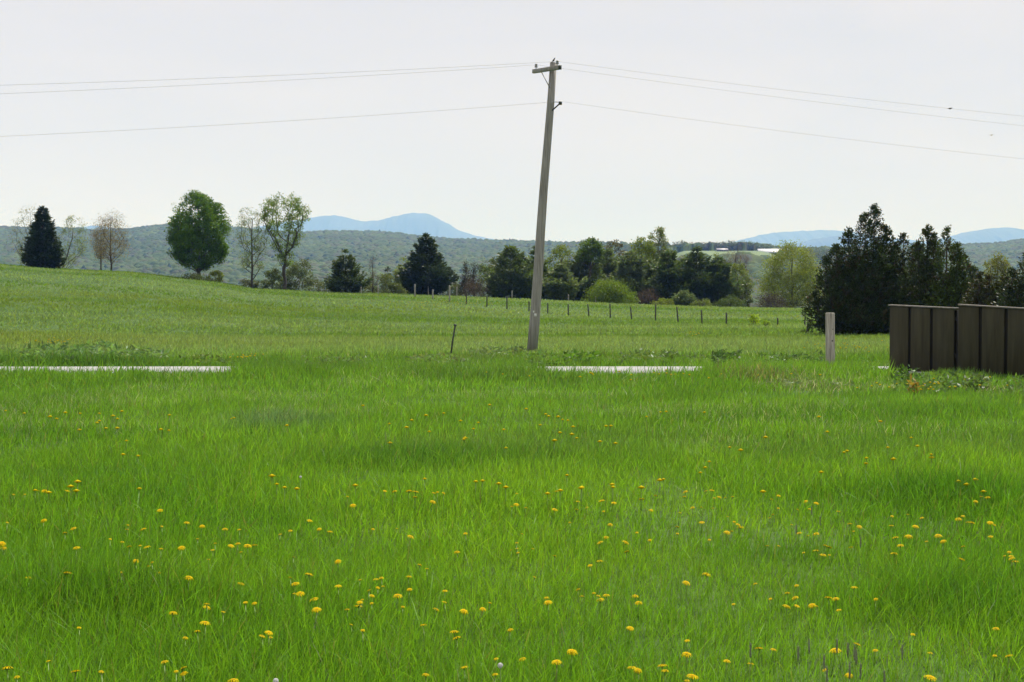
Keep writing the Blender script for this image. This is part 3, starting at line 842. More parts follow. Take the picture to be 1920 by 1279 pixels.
# saplings
leafy('sapling', 'small bright green sapling in the field before the willow', 1412, 590, 618, 88, 1403, 1424, (.24, .36, .02), P_OVAL, 20, 30, .085, rc=.12, z0f=.25, cat='sapling', seed=80, rt=.02)
leafy('sapling', 'shorter lime sapling right beside the bright green one', 1431, 603, 621, 86.5, 1420, 1446, (.22, .34, .02), P_OVAL, 16, 26, .08, rc=.11, z0f=.2, cat='sapling', seed=81, rt=.015)
leafy('shrub', 'small leafy plant beneath the left skirt of the cedars', 1512, 600, 628, 68, 1500, 1530, (.075, .12, .03), P_DOME, 16, 26, .08, rc=.12, z0f=.05, cat='shrub', seed=82)
# ------------------------------------------------------------------ utility pole
PB = at(997.5, 662, 44.0); PB.z = z1(PB.x, PB.y)
PT = at(1037.5, 117.5, 44.0)
pole = thing('utility_pole', 'tall leaning weathered wooden utility pole beside the road', 'utility pole', PB)
pv_ = PT - PB
m_ = MB(); L = pv_.length; pd = pv_.normalized()
ts = [0 - .02, .1, .25, .4, .55, .7, .85, 1]
m_.tube([pd * (L * t) + Vector((.012 * math.sin(t * 9), 0, 0)) for t in ts], [.165 - .06 * max(t, 0) for t in ts], 20)
m_.build('shaft', M_POLE, pole, smooth=False)
for p in pole.children[0].data.polygons:
    if len(p.vertices) == 4: p.use_smooth = True
s44 = 44.0 / F


def pl(px, py, Y=44.0): return at(px, py, Y) - PB


armA = pl(1003, 135.5, 44.75); armB = pl(1052.5, 128, 43.4)
ad = (armB - armA); ax = ad.normalized(); side = ax.cross(Vector((0, 0, 1))).normalized(); upv = side.cross(ax)
Marm = Matrix((ax, side, upv)).transposed()
off = side * -.0
frontoff = Vector((-.05, -.155, 0))
m_ = MB(); m_.box((armA + armB) / 2 + frontoff, (ad.length, .10, .125), Marm, bev=.008)
arm = m_.build('crossarm', M_POLE, pole)
m_ = MB(); e = armB + frontoff + ax * .006; m_.box(e, (.02, .104, .129), Marm); m_.build('end_face', M_DARKMETAL, arm)  # thin darker slab over the near end face of the crossarm
INS = []
for (px, py, top) in ((1009.5, 131, 121.5), (1048.0, 125, 115.5)):
    b = (armA.lerp(armB, .1) if px < 1020 else armA.lerp(armB, .9)) + frontoff + upv * .06
    m_ = MB()
    m_.tube([b, b + upv * .05], .014, 6, mi=1)
    prof = [(.05, .026), (.054, .056), (.068, .06), (.078, .038), (.09, .034), (.094, .046), (.108, .046), (.118, .03), (.13, .028), (.134, .042), (.152, .04), (.16, .016)]
    m_.tube([b + upv * h for h, r in prof], [r for h, r in prof], 12)
    m_.build('insulator', [M_CERAMIC, M_METAL], pole, smooth=False)
    INS.append(b + upv * .13 + PB)
m_ = MB(); b0 = armA.lerp(armB, .32) + frontoff + Vector((0, .05, -.06)); b1 = pl(1034.5, 166, 44) + Vector((-.06, -.11, 0))
m_.tube([b0, b1], .013, 6); m_.build('brace', M_METAL, pole)
# lower bracket
bt = pl(1050.5, 193.5, 43.8); q0 = pl(1035, 208, 44) + Vector((0, -.08, 0)); q1 = pl(1035.5, 192, 44) + Vector((0, -.06, 0))
m_ = MB(); m_.tube([q0, q0.lerp(bt, .6), bt], .022, 8); m_.tube([q1, q1.lerp(bt, .5) + Vector((0, 0, .015)), bt + Vector((0, 0, .02))], .008, 6)
m_.tube([q0 + Vector((-.03, 0, -.16)), q0 + Vector((-.005, 0, .28))], .022, 6)
br = m_.build('bracket', M_DARKMETAL, pole)
m_ = MB(); d_ = (bt - q0).normalized()
m_.tube([bt - Vector((.05, 0, 0)), bt - Vector((.045, 0, 0)), bt, bt + Vector((.05, 0, 0)), bt + Vector((.055, 0, 0))], [.03, .052, .058, .052, .03], 12)
m_.build('insulator', M_DARKMETAL, br)
m_ = MB(); tg = pl(1003.8, 590.5, 44) + Vector((0, -.152, 0)); m_.box(tg, (.075, .012, .085), bev=.003); m_.box(tg + Vector((-.055, .004, .10)), (.045, .012, .06), bev=.003)
m_.build('number_tag', M_TAG, pole)

# ------------------------------------------------------------------ wires
def wire(mid, lp, rp, ldy, rdy, label, Lx=-46, Rx=46):
    """one wire over the pole; lp, rp: points on the wire near the left and right frame edges"""
    pts = []
    for (e, ldist, bend) in ((lp, abs(Lx), ldy), (rp, abs(Rx), rdy)):
        h = Vector((e.x - mid.x, e.y - mid.y)); d1 = h.length; h /= d1
        dz = e.z - mid.z
        # z = a s + b s^2 through e with curvature bend
        b_ = bend; a_ = (dz - b_ * d1 * d1) / d1
        seg = []
        for k in range(1, 41):
            s_ = ldist * k / 40
            seg.append(Vector((mid.x + h.x * s_, mid.y + h.y * s_, mid.z + a_ * s_ + b_ * s_ * s_)))
        pts.append(seg)
    P = pts[0][::-1] + [mid] + pts[1]
    m_ = MB(); m_.tube(P, .0042, 5)
    o = m_.build('overhead_wire', M_WIRE)
    return tag(o, label, 'wire', 'overhead wires on the utility pole')


wire(INS[1], at(0, 160, 39.5), at(1920, 218, 47.5), .0009, .0009, 'highest overhead wire, on the right insulator of the crossarm')
wire(INS[0], at(0, 176, 40.5), at(1920, 236, 48.5), .0009, .0009, 'second overhead wire, on the left insulator of the crossarm')
wire(bt + PB + Vector((0, 0, .055)), at(0, 256, 40), at(1920, 298, 48), .0011, .0011, 'lowest overhead wire, on the bracket below the crossarm')


# ------------------------------------------------------------------ birds
def bird(label, loc, heading, pitch, L, mat, wings=False):
    root = thing('bird', label, 'bird', loc)
    m_ = MB()
    # body axis along +x: tail to head
    sec = [(-.30, .02, .0), (-.22, .075, -.005), (-.08, .125, -.01), (.08, .135, .0), (.2, .1, .02), (.27, .075, .045), (.33, .085, .065), (.4, .075, .07), (.45, .035, .065), (.53, .006, .055)]
    m_.tube([(x * L, 0, z * L) for x, r, z in sec], [r * L for x, r, z in sec], 10)
    # tail
    m_.add([(-.24 * L, .03 * L, .0), (-.24 * L, -.03 * L, 0), (-.62 * L, -.055 * L, -.02 * L), (-.62 * L, .055 * L, -.02 * L),
            (-.24 * L, .03 * L, .025 * L), (-.24 * L, -.03 * L, .025 * L), (-.62 * L, -.055 * L, 0), (-.62 * L, .055 * L, 0)],
           [[0, 1, 2, 3], [4, 7, 6, 5], [0, 4, 5, 1], [1, 5, 6, 2], [2, 6, 7, 3], [3, 7, 4, 0]])
    if not wings:
        for sy in (-1, 1):
            m_.tube([(.14 * L, sy * .11 * L, .05 * L), (-.02 * L, sy * .13 * L, .04 * L), (-.2 * L, sy * .09 * L, .02 * L), (-.4 * L, sy * .03 * L, .0)], [.03 * L, .06 * L, .04 * L, .008 * L], 6)
            m_.tube([(.03 * L, sy * .04 * L, -.11 * L), (.05 * L, sy * .045 * L, -.22 * L), (.1 * L, sy * .045 * L, -.225 * L)], .009 * L, 5)
    else:
        for sy in (-1, 1):
            top = [(.16, .08), (.2, .4), (.1, .75), (-.05, 1.0)]; bot = [(-.12, .08), (-.12, .4), (-.06, .7), (-.09, 1.0)]
            vs = []
            for dz in (.0, .02):
                for (a, b), (c_, d) in zip(top, bot):
                    zz = .05 + .22 * b * (1 - .5 * b) + dz
                    vs += [(a * L, sy * b * L, zz * L), (c_ * L, sy * d * L, zz * L)]
            fs = []
            for k in range(3):
                i = 2 * k
                fs += [[i, i + 2, i + 3, i + 1], [8 + i, 9 + i, 11 + i, 10 + i], [i, i + 8, i + 10, i + 2], [i + 1, i + 3, i + 11, i + 9]]
            fs += [[6, 14, 15, 7]]
            m_.add(vs, fs)
    o = m_.build('body', mat, root, smooth=True)
    root.rotation_euler = (0, -pitch, heading)
    return root


tp = PT + pd * .0
bird('small dark bird perched upright on top of the utility pole', Vector((tp.x + .0, tp.y - .09, tp.z + .055)), .25, math.radians(48), .2, M_BIRD)
bw = at(1781, 203.5, 46.6)
bird('small dark bird at the highest wire on the right', bw, math.radians(12), math.radians(4), .19, M_BIRD, wings=False)
bird('tiny pale grey bird flying below the wires at the right', at(1859, 253.5, 75), math.radians(35), math.radians(8), .2, M_BIRD_GREY, wings=True)

# ------------------------------------------------------------------ wood post, stake
def ground_pt(px, py, Y):
    x = uat(px, py) * Y
    return Vector((x, Y, z1(x, Y)))


b = ground_pt(1557, 687, 34.4)
post = thing('wooden_post', 'thick weathered round wooden post left of the dark fence', 'post', b)
top = at(1556.2, 586.5, b.y) - b
m_ = MB(); n = 26; vs = []
rads = [.119, .115, .112, .111, .110, .109, .105, .086, .0]
hs = [-.1, .15, .4, .7, .95, 1 * (top.z - .012) / 1 - 0, top.z - .004, top.z + .002, top.z + .003]
hs = [-.1, .15, .4, .7, .95, top.z - .02, top.z - .006, top.z, top.z + .002]
for i, (h, r) in enumerate(zip(hs, rads)):
    for k in range(n):
        a = 2 * math.pi * k / n
        # long drying cracks
        rr = r * (1 - .05 * max(0, math.cos(a * 3 + 4.2 + h * .4)) ** 12 - .03 * max(0, math.cos(a * 5 + 1 - h * .3)) ** 16)
        vs.append((math.cos(a) * rr + top.x * h / top.z, math.sin(a) * rr, h))
fs = [[i * n + k, i * n + (k + 1) % n, (i + 1) * n + (k + 1) % n, (i + 1) * n + k] for i in range(len(hs) - 1) for k in range(n)]
m_.add(vs, fs); m_.build('shaft', M_POST, post, smooth=True)
for (fx, fz, r) in ((.02, .62, .018), (-.035, .42, .013), (.03, .9, .012)):
    yq = -math.sqrt(.108 ** 2 - fx ** 2)
    m_ = MB(); m_.tube([(fx, yq - .004, fz), (fx, yq + .004, fz)], [r, r * 1.1], 9); m_.build('knot', M_BARK, post)

b = ground_pt(842.5, 675, 38.0)
stake = thing('metal_stake', 'thin dark leaning stake with a knob left of the pole', 'stake', b)
t_ = at(853.5, 609, 38.0) - b
m_ = MB()
for sgn in (0, 1):
    m_.tube([Vector((.012 * sgn, -.012 * sgn, -.2)), t_ * .5 + Vector((.012 * sgn, -.012 * sgn, 0)), t_ + Vector((.012 * sgn, -.012 * sgn, 0))], .02 - .006 * sgn, 8)
for k in range(9):
    p = t_ * (.2 + .085 * k); m_.box(p + Vector((0, -.02, 0)), (.02, .014, .02))
m_.build('shaft', M_DARKMETAL, stake)
m_ = MB(); m_.tube([t_ * .965, t_ * .972, t_ * 1.0, t_ * 1.018, t_ * 1.024], [.02, .042, .046, .03, .004], 12); m_.build('knob', M_DARKMETAL, stake, smooth=True)

# ------------------------------------------------------------------ dark board fence, two sections
def board_fence(label, pL, pR, YL, YR, panels, group, capx):
    """panels: (photo x left, photo x right) of each wide board; pL, pR photo points of the top ends"""
    A = at(pL[0], pL[1], YL); B = at(pR[0], pR[1], YR)
    base = Vector((A.x, A.y, z1(A.x, A.y)))
    root = thing('board_fence', label, 'fence', base, group)
    dv = Vector((B.x - A.x, B.y - A.y, 0)); Lh = dv.length; dx = dv / Lh; nrm = Vector((dx.y, -dx.x, 0))   # towards the camera
    def spot(px):          # distance along the fence of a photo column
        u = uat(px)
        # A.x + t dx.x = u (A.y + t dx.y)
        return (u * A.y - A.x) / (dx.x - u * dx.y)
    def topz(t): return A.z + (B.z - A.z) * t / Lh
    def slab(mb, t0, t1, z0, z1a, z1b, d0, d1, bv=.004):
        vs = []
        for t, zt in ((t0, z1a), (t1, z1b)):
            for d in (d0, d1):
                p = A + dx * t + nrm * d
                vs += [Vector((p.x, p.y, z0)) - base, Vector((p.x, p.y, zt)) - base]
        fs = [[0, 1, 3, 2], [4, 6, 7, 5], [0, 4, 5, 1], [2, 3, 7, 6], [0, 2, 6, 4], [1, 5, 7, 3]]
        import bmesh
        bm = bmesh.new(); vv = [bm.verts.new(v) for v in vs]
        for f in fs: bm.faces.new([vv[i] for i in f])
        bmesh.ops.recalc_face_normals(bm, faces=bm.faces)
        bmesh.ops.bevel(bm, geom=bm.edges[:], offset=bv, segments=1, affect='EDGES')
        bm.verts.index_update()
        mb.add([v.co.copy() for v in bm.verts], [[v.index for v in f.verts] for f in bm.faces]); bm.free()
    zb = base.z - .12
    for i, (xa, xb) in enumerate(panels):
        t0, t1 = spot(xa), spot(xb)
        m_ = MB(); slab(m_, t0, t1, zb, topz(t0) - .035, topz(t1) - .035, 0, .022)
        m_.build('panel', M_DARKBOARD, root)
        if i + 1 < len(panels):
            t2 = spot(panels[i + 1][0])
            m_ = MB(); slab(m_, t1 - .03, t2 + .03, zb, topz(t1) - .045, topz(t2) - .045, -.06, -.024)
            m_.build('batten', M_BATTEN, root)
    ta, tb = spot(panels[0][0]), spot(panels[-1][1])
    for zz in (.35, 1.15):
        m_ = MB(); slab(m_, ta + .01, tb - .01, base.z + zz, base.z + zz + .09, base.z + zz + .09, -.10, -.062); m_.build('rail', M_BATTEN, root)
    for t in (ta + .05, tb - .05):
        m_ = MB(); slab(m_, t - .045, t + .045, zb - .2, topz(t) - .06, topz(t) - .06, -.20, -.103); m_.build('post', M_BATTEN, root)
    m_ = MB(); c0, c1 = spot(capx[0]), spot(capx[1]); slab(m_, c0, c1, topz(c0) - .03, topz(c0), topz(c1), -.11, .045)
    vsz = m_.v
    # keep the underside parallel to the sloping top
    m2 = MB()
    nv = []
    for v in m_.v:
        p = Vector(v) + base; t = (Vector((p.x, p.y, 0)) - Vector((A.x, A.y, 0))).dot(dx)
        up = abs(p.z - topz(t)) < .012
        nv.append((v[0], v[1], (topz(t) - (0 if up else .03)) - base.z))
    m_.v = nv
    m_.build('cap_rail', M_CAP, root)
    return root


FG = 'sections of the dark board fence'
board_fence('dark brown board fence section, the lower one nearer the wooden post', (1669, 571), (1797, 577), 31.8, 30.6,
            [(1669.5, 1704), (1709, 1745), (1750.5, 1790)], FG, (1668, 1797))
board_fence('dark brown board fence section, the taller one at the right edge', (1797, 570), (1925, 577.5), 30.5, 29.5,
            [(1798, 1836), (1842, 1884), (1890.5, 1934), (1940, 1984)], FG, (1798, 1990))
m_ = MB()

# ------------------------------------------------------------------ field fence posts
def fpost(px, pt, pbm, Y, label, lean=0, pale=False, w=.05, group='dark wire-fence posts across the field'):
    x = uat(px, pbm) * Y
    b = Vector((x, Y, z1(x, Y)))
    t = at(px + lean, pt, Y) - b
    m_ = MB(); m_.tube([Vector((0, 0, -.15)), t * .35, t * .75, t * .985, t], [w * 1.1, w, w, w * .96, w * .6], 8)
    o = m_.build('fence_post', M_FENCEPOST_PALE if pale else M_FENCEPOST, None, b, smooth=False)
    return tag(o, label, 'fence post', group)


ordn = ['first', 'second', 'third', 'fourth', 'fifth', 'sixth', 'seventh', 'eighth', 'ninth', 'tenth', 'eleventh', 'twelfth']
RT = [(1027, 568, 588, 0, 110), (1065.5, 570, 589, 0, 107), (1104.5, 570, 592, -2.5, 105), (1144.5, 569, 594, -1, 103), (1184.5, 575, 595, -2.5, 101), (1229, 571, 599, .5, 99),
      (1271.5, 575, 605, -2.5, 96), (1316.5, 581, 609, -1.5, 93), (1362, 586, 614, 0, 90), (1458.5, 596, 614, -.5, 88), (1509, 600, 616, 0, 86)]
for i, (px, a, b_, ln, Y) in enumerate(RT):
    extra = ', leaning' if abs(ln) > 2 else ''
    if i == 9: lab = 'short dark fence post between the sapling and the cedars'
    elif i == 10: lab = 'last dark fence post, at the left skirt of the cedars'
    elif i == 8: lab = 'dark fence post just left of the small bright sapling'
    else: lab = f'thin dark{" leaning" if extra else ""} fence post, {ordn[i]} to the right of the utility pole'
    fpost(px, a, b_, Y, lab, ln)
LT = [(992, 565, 585, 114), (950.5, 556, 584, 117), (913, 555, 578, 121), (874.5, 543, 568, 126), (843, 535, 567, 131), (811.5, 543, 561, 137), (778, 533, 558, 143)]
for i, (px, a, b_, Y) in enumerate(LT):
    fpost(px, a, b_, Y, f'fence post, {ordn[i]} to the left of the utility pole' if i else 'fence post half hidden at the left edge of the utility pole', 0, i >= 4, .055 if i < 4 else .07)
FR = [(1370 / 5.33 + 860, 555, 565, 'pale far post in front of the round lime bush'), (1065.8, 552, 565, 'pale far post standing before the grey-green pine right of the pole'), (1013.8, 547, 563, 'pale far post touching the right edge of the utility pole'),
      (960, 545, 560, 'pale far post against the leftmost broad pine'), (856.5, 538, 554, 'pale far post between the tall pine and the bare spires'), (803, 536, 552, 'pale far post against the trunk of the tall pine'), (709, 534, 552, 'pale post beside the dead grey conifer'), (677, 538, 552, 'pale post between the small pine and the dead conifer')]
for px, a, b_, lab in FR:
    fpost(px, a, b_, 158, lab, 0, True, .06, 'pale posts along the far edge of the field')

# ------------------------------------------------------------------ distant barns
M_WHITEROOF = noise_mat('white_roof', [(.3, (.62, .62, .66)), (.7, (.74, .74, .78))], (.3, .3, .3), 3, .5)
M_BARNWALL = noise_mat('barn_wall', [(.3, (.10, .11, .13)), (.7, (.2, .21, .23))], (.3, .3, .3), 3, .8)
M_GREYROOF = noise_mat('grey_roof', [(.3, (.3, .28, .31)), (.7, (.4, .38, .41))], (.3, .3, .3), 3, .6)


def barn(label, pl_, pr_, pyb, Y, wh, rh, depth, roofm):
    a = at(pl_, pyb, Y); b = at(pr_, pyb, Y); zg = z1((a.x + b.x) / 2, Y)
    root = thing('barn', label, 'barn', ((a.x + b.x) / 2, Y, zg))
    L = b.x - a.x
    m_ = MB(); m_.box((0, depth / 2, wh / 2 - 1), (L - 1.2, depth - 1.2, wh + 2)); m_.build('wall', M_BARNWALL, root)
    m_ = MB(); h = L / 2
    v = [(-h, -.6, wh), (h, -.6, wh), (h, depth / 2, wh + rh), (-h, depth / 2, wh + rh), (h, depth + .6, wh), (-h, depth + .6, wh)]
    v2 = [(x, y, z - .3) for x, y, z in v]
    m_.add(v + v2, [[0, 1, 2, 3], [3, 2, 4, 5], [7, 6, 9, 8], [8, 9, 11, 10], [0, 6, 7, 1], [4, 10, 11, 5], [0, 3, 9, 6], [3, 5, 11, 9], [1, 7, 8, 2], [2, 8, 10, 4]])
    m_.build('roof', roofm, root)
    for k in range(5):
        m_ = MB(); m_.box((-h + L * (k + .5) / 5, .35, wh * .45), (L / 9, .6, wh * .8)); m_.build('opening', M_BATTEN, root)
    return root


def fit_barn(*a): return barn(*a)


barn('long white-roofed barn on the far hill left of the cedars', 1423, 1482, 472, 1290, 2.6, 3.4, 16, M_WHITEROOF)
barn('small grey-roofed shed on the far hill above the bare tree', 1344, 1366, 473, 1270, 1.6, 1.6, 9, M_GREYROOF)

# ------------------------------------------------------------------ hedgerow of small far trees behind the pasture (one mass)
tr_ = np.random.default_rng(5); tc_ = Cards()
pxq = 1236.0
while pxq < 1600:
    for row in range(2):
        px = pxq + tr_.uniform(-3, 3); Y = 1316 + row * 14 + tr_.uniform(-4, 4)
        top = np.interp(px, [1236, 1262, 1276, 1290, 1310, 1340, 1370, 1400, 1430, 1450, 1470, 1600], [452, 455, 450, 456, 454, 455, 451, 452, 455, 459, 462, 464]) + tr_.uniform(-1.5, 3.5)
        x = uat(px) * Y; z0 = z1(x, Y) - 1; h = max(4.0, EYE + elev(top) * Y - z0); W = tr_.uniform(5, 9)
        col = np.array([(.085, .115, .035), (.07, .095, .038), (.10, .125, .038), (.085, .08, .048)][int(tr_.integers(4))])  # leaf tones lightened, extra haze put into the colour
        k = 170
        g = tr_.normal(size=(k, 3)); g /= np.linalg.norm(g, axis=1, keepdims=True); g *= tr_.uniform(0, 1, (k, 1)) ** .4
        c0 = np.array([x, Y, z0 + h * .52]) + g * np.array([W / 2, W / 2, h * .46])
        tc_.add(c0, rnd_dirs(tr_, k) + g * .6, tr_.uniform(.7, 1.7, k), tr_.uniform(.5, 1.1, k), jit(tr_, k, col, .2))
    pxq += tr_.uniform(4, 9)
o = tc_.build('treeline', M_LEAF, None, tr_)
tag(o, 'hazy row of far trees behind the pasture and white-roofed barn', 'treeline', kind='stuff')
# ------------------------------------------------------------------ meadow grass (one mass)
def _zone(px):
    """photo row down to which the road shows, by photo column; 0 = hidden by the verge grass"""
    xs_ = [-400, 0, 150, 250, 330, 400, 425, 440, 1000, 1025, 1060, 1100, 1200, 1250, 1300, 1318, 1538, 1545, 1570, 1577, 1625, 1642, 1668, 1672, 1790, 1930, 2100]
    ys_ = [689, 689, 690, 692, 694.5, 694, 690, 683, 683, 688.5, 692, 695.5, 696.5, 693.5, 690, 684, 684, 684.6, 684.6, 684, 683, 691, 692, 701, 709, 713, 715]
    return np.interp(px, xs_, ys_)


_ve = np.vectorize(elev)


def tuftiness(x, y):
    return fbm(x * .8, y * .55, 61, 3)


PATCH = [(-3.0, 18.0, .75, 1.3, (.105, .175, .125), 1.7), (-1.0, 13.9, 1.6, .9, (0.056, 0.157, 0.024), 1.28), (3.1, 18.8, 3.0, 1.3, (0.063, 0.168, 0.018), 1.19), (4.0, 11.0, 2.0, .9, (0.069, 0.196, 0.013), 1.22),
         (-2.1, 7.25, .85, .45, (0.056, 0.168, 0.013), 1.56), (1.6, 8.8, .6, .5, (0.062, 0.179, 0.013), 1.34), (3.3, 11.3, .8, .7, (0.058, 0.168, 0.013), 1.37), (2.3, 7.3, .6, .5, (0.062, 0.179, 0.013), 1.43), (-6.2, 16.5, 2.0, 1.0, (0.067, 0.185, 0.013), 1.16), (6.0, 20.0, 2.0, 1.2, (0.078, 0.190, 0.022), 1.12)]
vs_l, lp_l, st_l, cl_l = [], [], [], []
voff = 0; loff = 0
BANDS = [(4.7, 9, 4600, .0038, 3), (9, 15, 2300, .0058, 3), (15, 24, 900, .010, 2), (24, 38, 430, .015, 2), (38, 62, 150, .026, 1), (62, 105, 42, .05, 1), (105, 172, 13, .085, 1)]
for bi, (ya, yb, dens, bw_, seg) in enumerate(BANDS):
    um = .41
    area = um * (yb * yb - ya * ya)
    n = int(area * dens * GRASS)
    y = np.sqrt(RNG.uniform(ya * ya, yb * yb, n)); u = RNG.uniform(-um, um, n); x = u * y
    px = 960 + F * u
    tf = tuftiness(x, y)
    keep = RNG.uniform(0, 1, n) < np.clip(.35 + 1.5 * tf, 0, 1)
    keep &= ~((y > ROAD0 - .02) & (y < ROAD1 + .05))
    x, y, px, tf = x[keep], y[keep], px[keep], tf[keep]; n = len(x)
    z = zfun(x, y)
    h = .075 + .15 * np.clip(tf - .18, 0, 1) + .02 * RNG.normal(size=n)
    h = h * RNG.uniform(.55, 1.35, n)
    col = np.zeros((n, 3))
    n1 = fbm(x * .22, y * .16, 71, 3)[:, None]; n2 = fbm(x * 1.1, y * .8, 81, 2)[:, None]; n3 = fbm(x * .16 + 9, y * .13, 91, 3)[:, None]
    a = np.clip((n1 * .6 + n2 * .4 - .3) * 2.4, 0, 1)
    col = np.array((.094, .240, .016)) * (1 - a) + np.array((.165, .330, .020)) * a
    bl = np.clip((n3 - .56) * 7, 0, 1)
    col = col * (1 - .7 * bl) + np.array((.098, .185, .046)) * .7 * bl
    midw = np.clip((y - 9) / 14, 0, 1)[:, None] * .6
    col = col * (1 - midw) + np.array((.112, .236, .036)) * midw * (.75 + .5 * a)
    # beyond the road: paler hay with seed heads in streaks, haze and silvery sheen put into the colour
    far = sstep((y - 30) / 22)[:, None]
    st_ = fbm(x * .03, y * .11, 101, 4)[:, None]
    s_ = np.clip((st_ - .38) * 4.2, 0, 1)
    hay = np.array((.110, .205, .026)) * (1 - s_) + np.array((.188, .282, .105)) * s_
    ylw = np.clip((fbm(x * .035 + 5, y * .09, 131, 3) - .55) * 6, 0, 1)[:, None]
    hay = hay * (1 - .5 * ylw) + np.array((.160, .220, .016)) * .5 * ylw
    col = col * (1 - far) + hay * far
    for (pxm, pym, rx, ry, pc, hm) in PATCH:
        wgt = np.exp(-(((x - pxm) / rx) ** 2 + ((y - pym) / ry) ** 2) * 1.4)
        h = h * (1 + (hm - 1) * wgt); col = col * (1 - .75 * wgt[:, None]) + np.array(pc) * .75 * wgt[:, None]
    # verges of the road
    fr = sstep((y - 26.5) / 2.5) * (y < ROAD0)
    h = np.where(fr > 0, h * (1 - fr) + fr * (.33 * RNG.uniform(.75, 1.25, n)), h)
    zl = EYE + _ve(_zone(px)) * y - .0
    show = (_zone(px) > 685) & (y < ROAD0) & (y > 18)
    h = np.where(show & (h > zl), np.maximum(zl, .015) * RNG.uniform(.35, 1.1, n) * np.where(RNG.uniform(0, 1, n) < .16, 2.0, 1) * (.75 + .55 * vnoise(x * 2.2, y * .5, 151)), h)
    bank = (y > ROAD1) & (y < 37.0)
    bw2 = np.exp(-((y - 35.0) / .9) ** 2)
    lft = np.interp(px, [-400, 20, 120, 250, 330, 450, 700, 830, 900, 1000, 1030, 1060, 1120, 1300, 1480, 1700, 2300], [.40, .34, .45, .36, .24, .1, .12, .3, .22, .25, .34, .2, .24, .24, .14, .14, .14])
    h = np.where(bank, np.maximum(h * .6, lft * bw2 * RNG.uniform(.6, 1.15, n)), h)
    wl_ = (bank * np.clip((370 - px) / 130, 0, 1))[:, None]; col = col * (1 - wl_) + wl_ * np.array((.075, .175, .030)) * RNG.uniform(.7, 1.25, (n, 1))
    # taller weeds round the pole and the stake
    for (cx_, cy_, rr, hh) in ((PB.x, PB.y - .5, .9, .10), (PB.x - 1.2, PB.y - .8, 1.3, .20), (stake.location.x, 37.8, 1.0, .32), (stake.location.x + .8, 37.9, .9, .26), (PB.x + .4, 36.3, .5, .30), (post.location.x, post.location.y, .5, .22), (9.3, 29.6, 1.0, .26)):
        wgt = np.exp(-(((x - cx_) ** 2 + (y - cy_) ** 2) / rr ** 2))
        h = np.maximum(h, hh * wgt * RNG.uniform(.5, 1.1, n)); col = col * (1 - .55 * wgt[:, None]) + np.array((.125, .205, .070)) * .55 * wgt[:, None]
    # whitish weeds in front of the wooden post
    for (qx, qy, rx, ry) in ((1490, 714, 70, 9), (1535, 722, 60, 8), (1440, 706, 45, 5), (1400, 704, 60, 5), (1870, 728, 60, 8), (1660, 722, 60, 6)):
        d_ = -1.5 / elev(qy) ; wx = uat(qx) * d_
        wgt = np.exp(-(((x - wx) / (rx * d_ / F)) ** 2 + ((y - d_) / (ry * d_ * d_ / F / 1.5)) ** 2))
        on = RNG.uniform(0, 1, n) < wgt * .4
        pale = np.where((RNG.uniform(0, 1, n) < (.55 if qx < 1450 else .3))[:, None], np.array((.20, .19, .09)) if qx < 1450 else np.array((.36, .38, .28)), np.array((.13, .19, .075)))
        col = np.where(on[:, None], pale, col); h = np.where(on, h * 1.1, h)
    dry = RNG.uniform(0, 1, n) < .03
    col = np.where(dry[:, None], np.array((.16, .19, .05)), col)
    fl_ = np.clip((fbm(x * .45 + 3, y * .3, 141, 3) - .52) * 7, 0, 1) * np.clip((y - 11) / 6, 0, 1) * (y < 60)
    fleck = RNG.uniform(0, 1, n) < .16 * fl_
    col = np.where(fleck[:, None], np.array((.24, .31, .17)), col)  # pale blades: glints painted in along with whitish seed heads
    lite = RNG.uniform(0, 1, n) < .03
    col = np.where(lite[:, None], np.array((.12, .18, .06)), col)
    col = col * RNG.uniform(.70, 1.30, (n, 1)) * (1 + .08 * RNG.uniform(-1, 1, (n, 3)))
    h = np.maximum(h, .012)
    # blade shape
    az = RNG.uniform(0, 2 * math.pi, n)
    lean = np.abs(RNG.normal(size=n)) * .26 + .05
    dx = np.cos(az) * lean + .05; dy = np.sin(az) * lean
    fa = RNG.uniform(0, 2 * math.pi, n); sx = np.cos(fa); sy = np.sin(fa)
    wv = bw_ * RNG.uniform(.7, 1.4, n) * np.clip(h / .12, .5, 1.5) ** .5
    curl = RNG.uniform(.0, 1.1, n)
    base_ = np.stack([x, y, z - .015], 1)
    def pt(t, side):
        bx = (dx * t + dx * curl * t * t * 1.4) * h; by = (dy * t + dy * curl * t * t * 1.4) * h
        bz = h * t * (1 - .25 * curl * lean * t)
        ww = side * wv * .5 * (1 - .55 * t)
        return base_ + np.stack([bx + sx * ww, by + sy * ww, bz], 1)
    if seg == 3: P = [pt(0, -1), pt(0, 1), pt(.4, 1), pt(.4, -1), pt(.75, 1), pt(.75, -1), pt(1, 0)]; F_ = [[0, 1, 2, 3], [3, 2, 4, 5], [5, 4, 6]]
    elif seg == 2: P = [pt(0, -1), pt(0, 1), pt(.55, 1), pt(.55, -1), pt(1, 0)]; F_ = [[0, 1, 2, 3], [3, 2, 4]]
    else: P = [pt(0, -1.2), pt(0, 1.2), pt(1, 0)]; F_ = [[0, 1, 2]]
    kv = len(P)
    V = np.stack(P, 1).reshape(-1, 3)
    fl = np.concatenate([np.array(f) for f in F_]); fs_ = np.cumsum([0] + [len(f) for f in F_[:-1]])
    lp = (np.arange(n)[:, None] * kv + fl[None, :] + voff).ravel()
    stt = (np.arange(n)[:, None] * len(fl) + fs_[None, :] + loff).ravel()
    vs_l.append(V); lp_l.append(lp); st_l.append(stt); cl_l.append(np.repeat(col, kv, 0))
    voff += len(V); loff += len(lp)
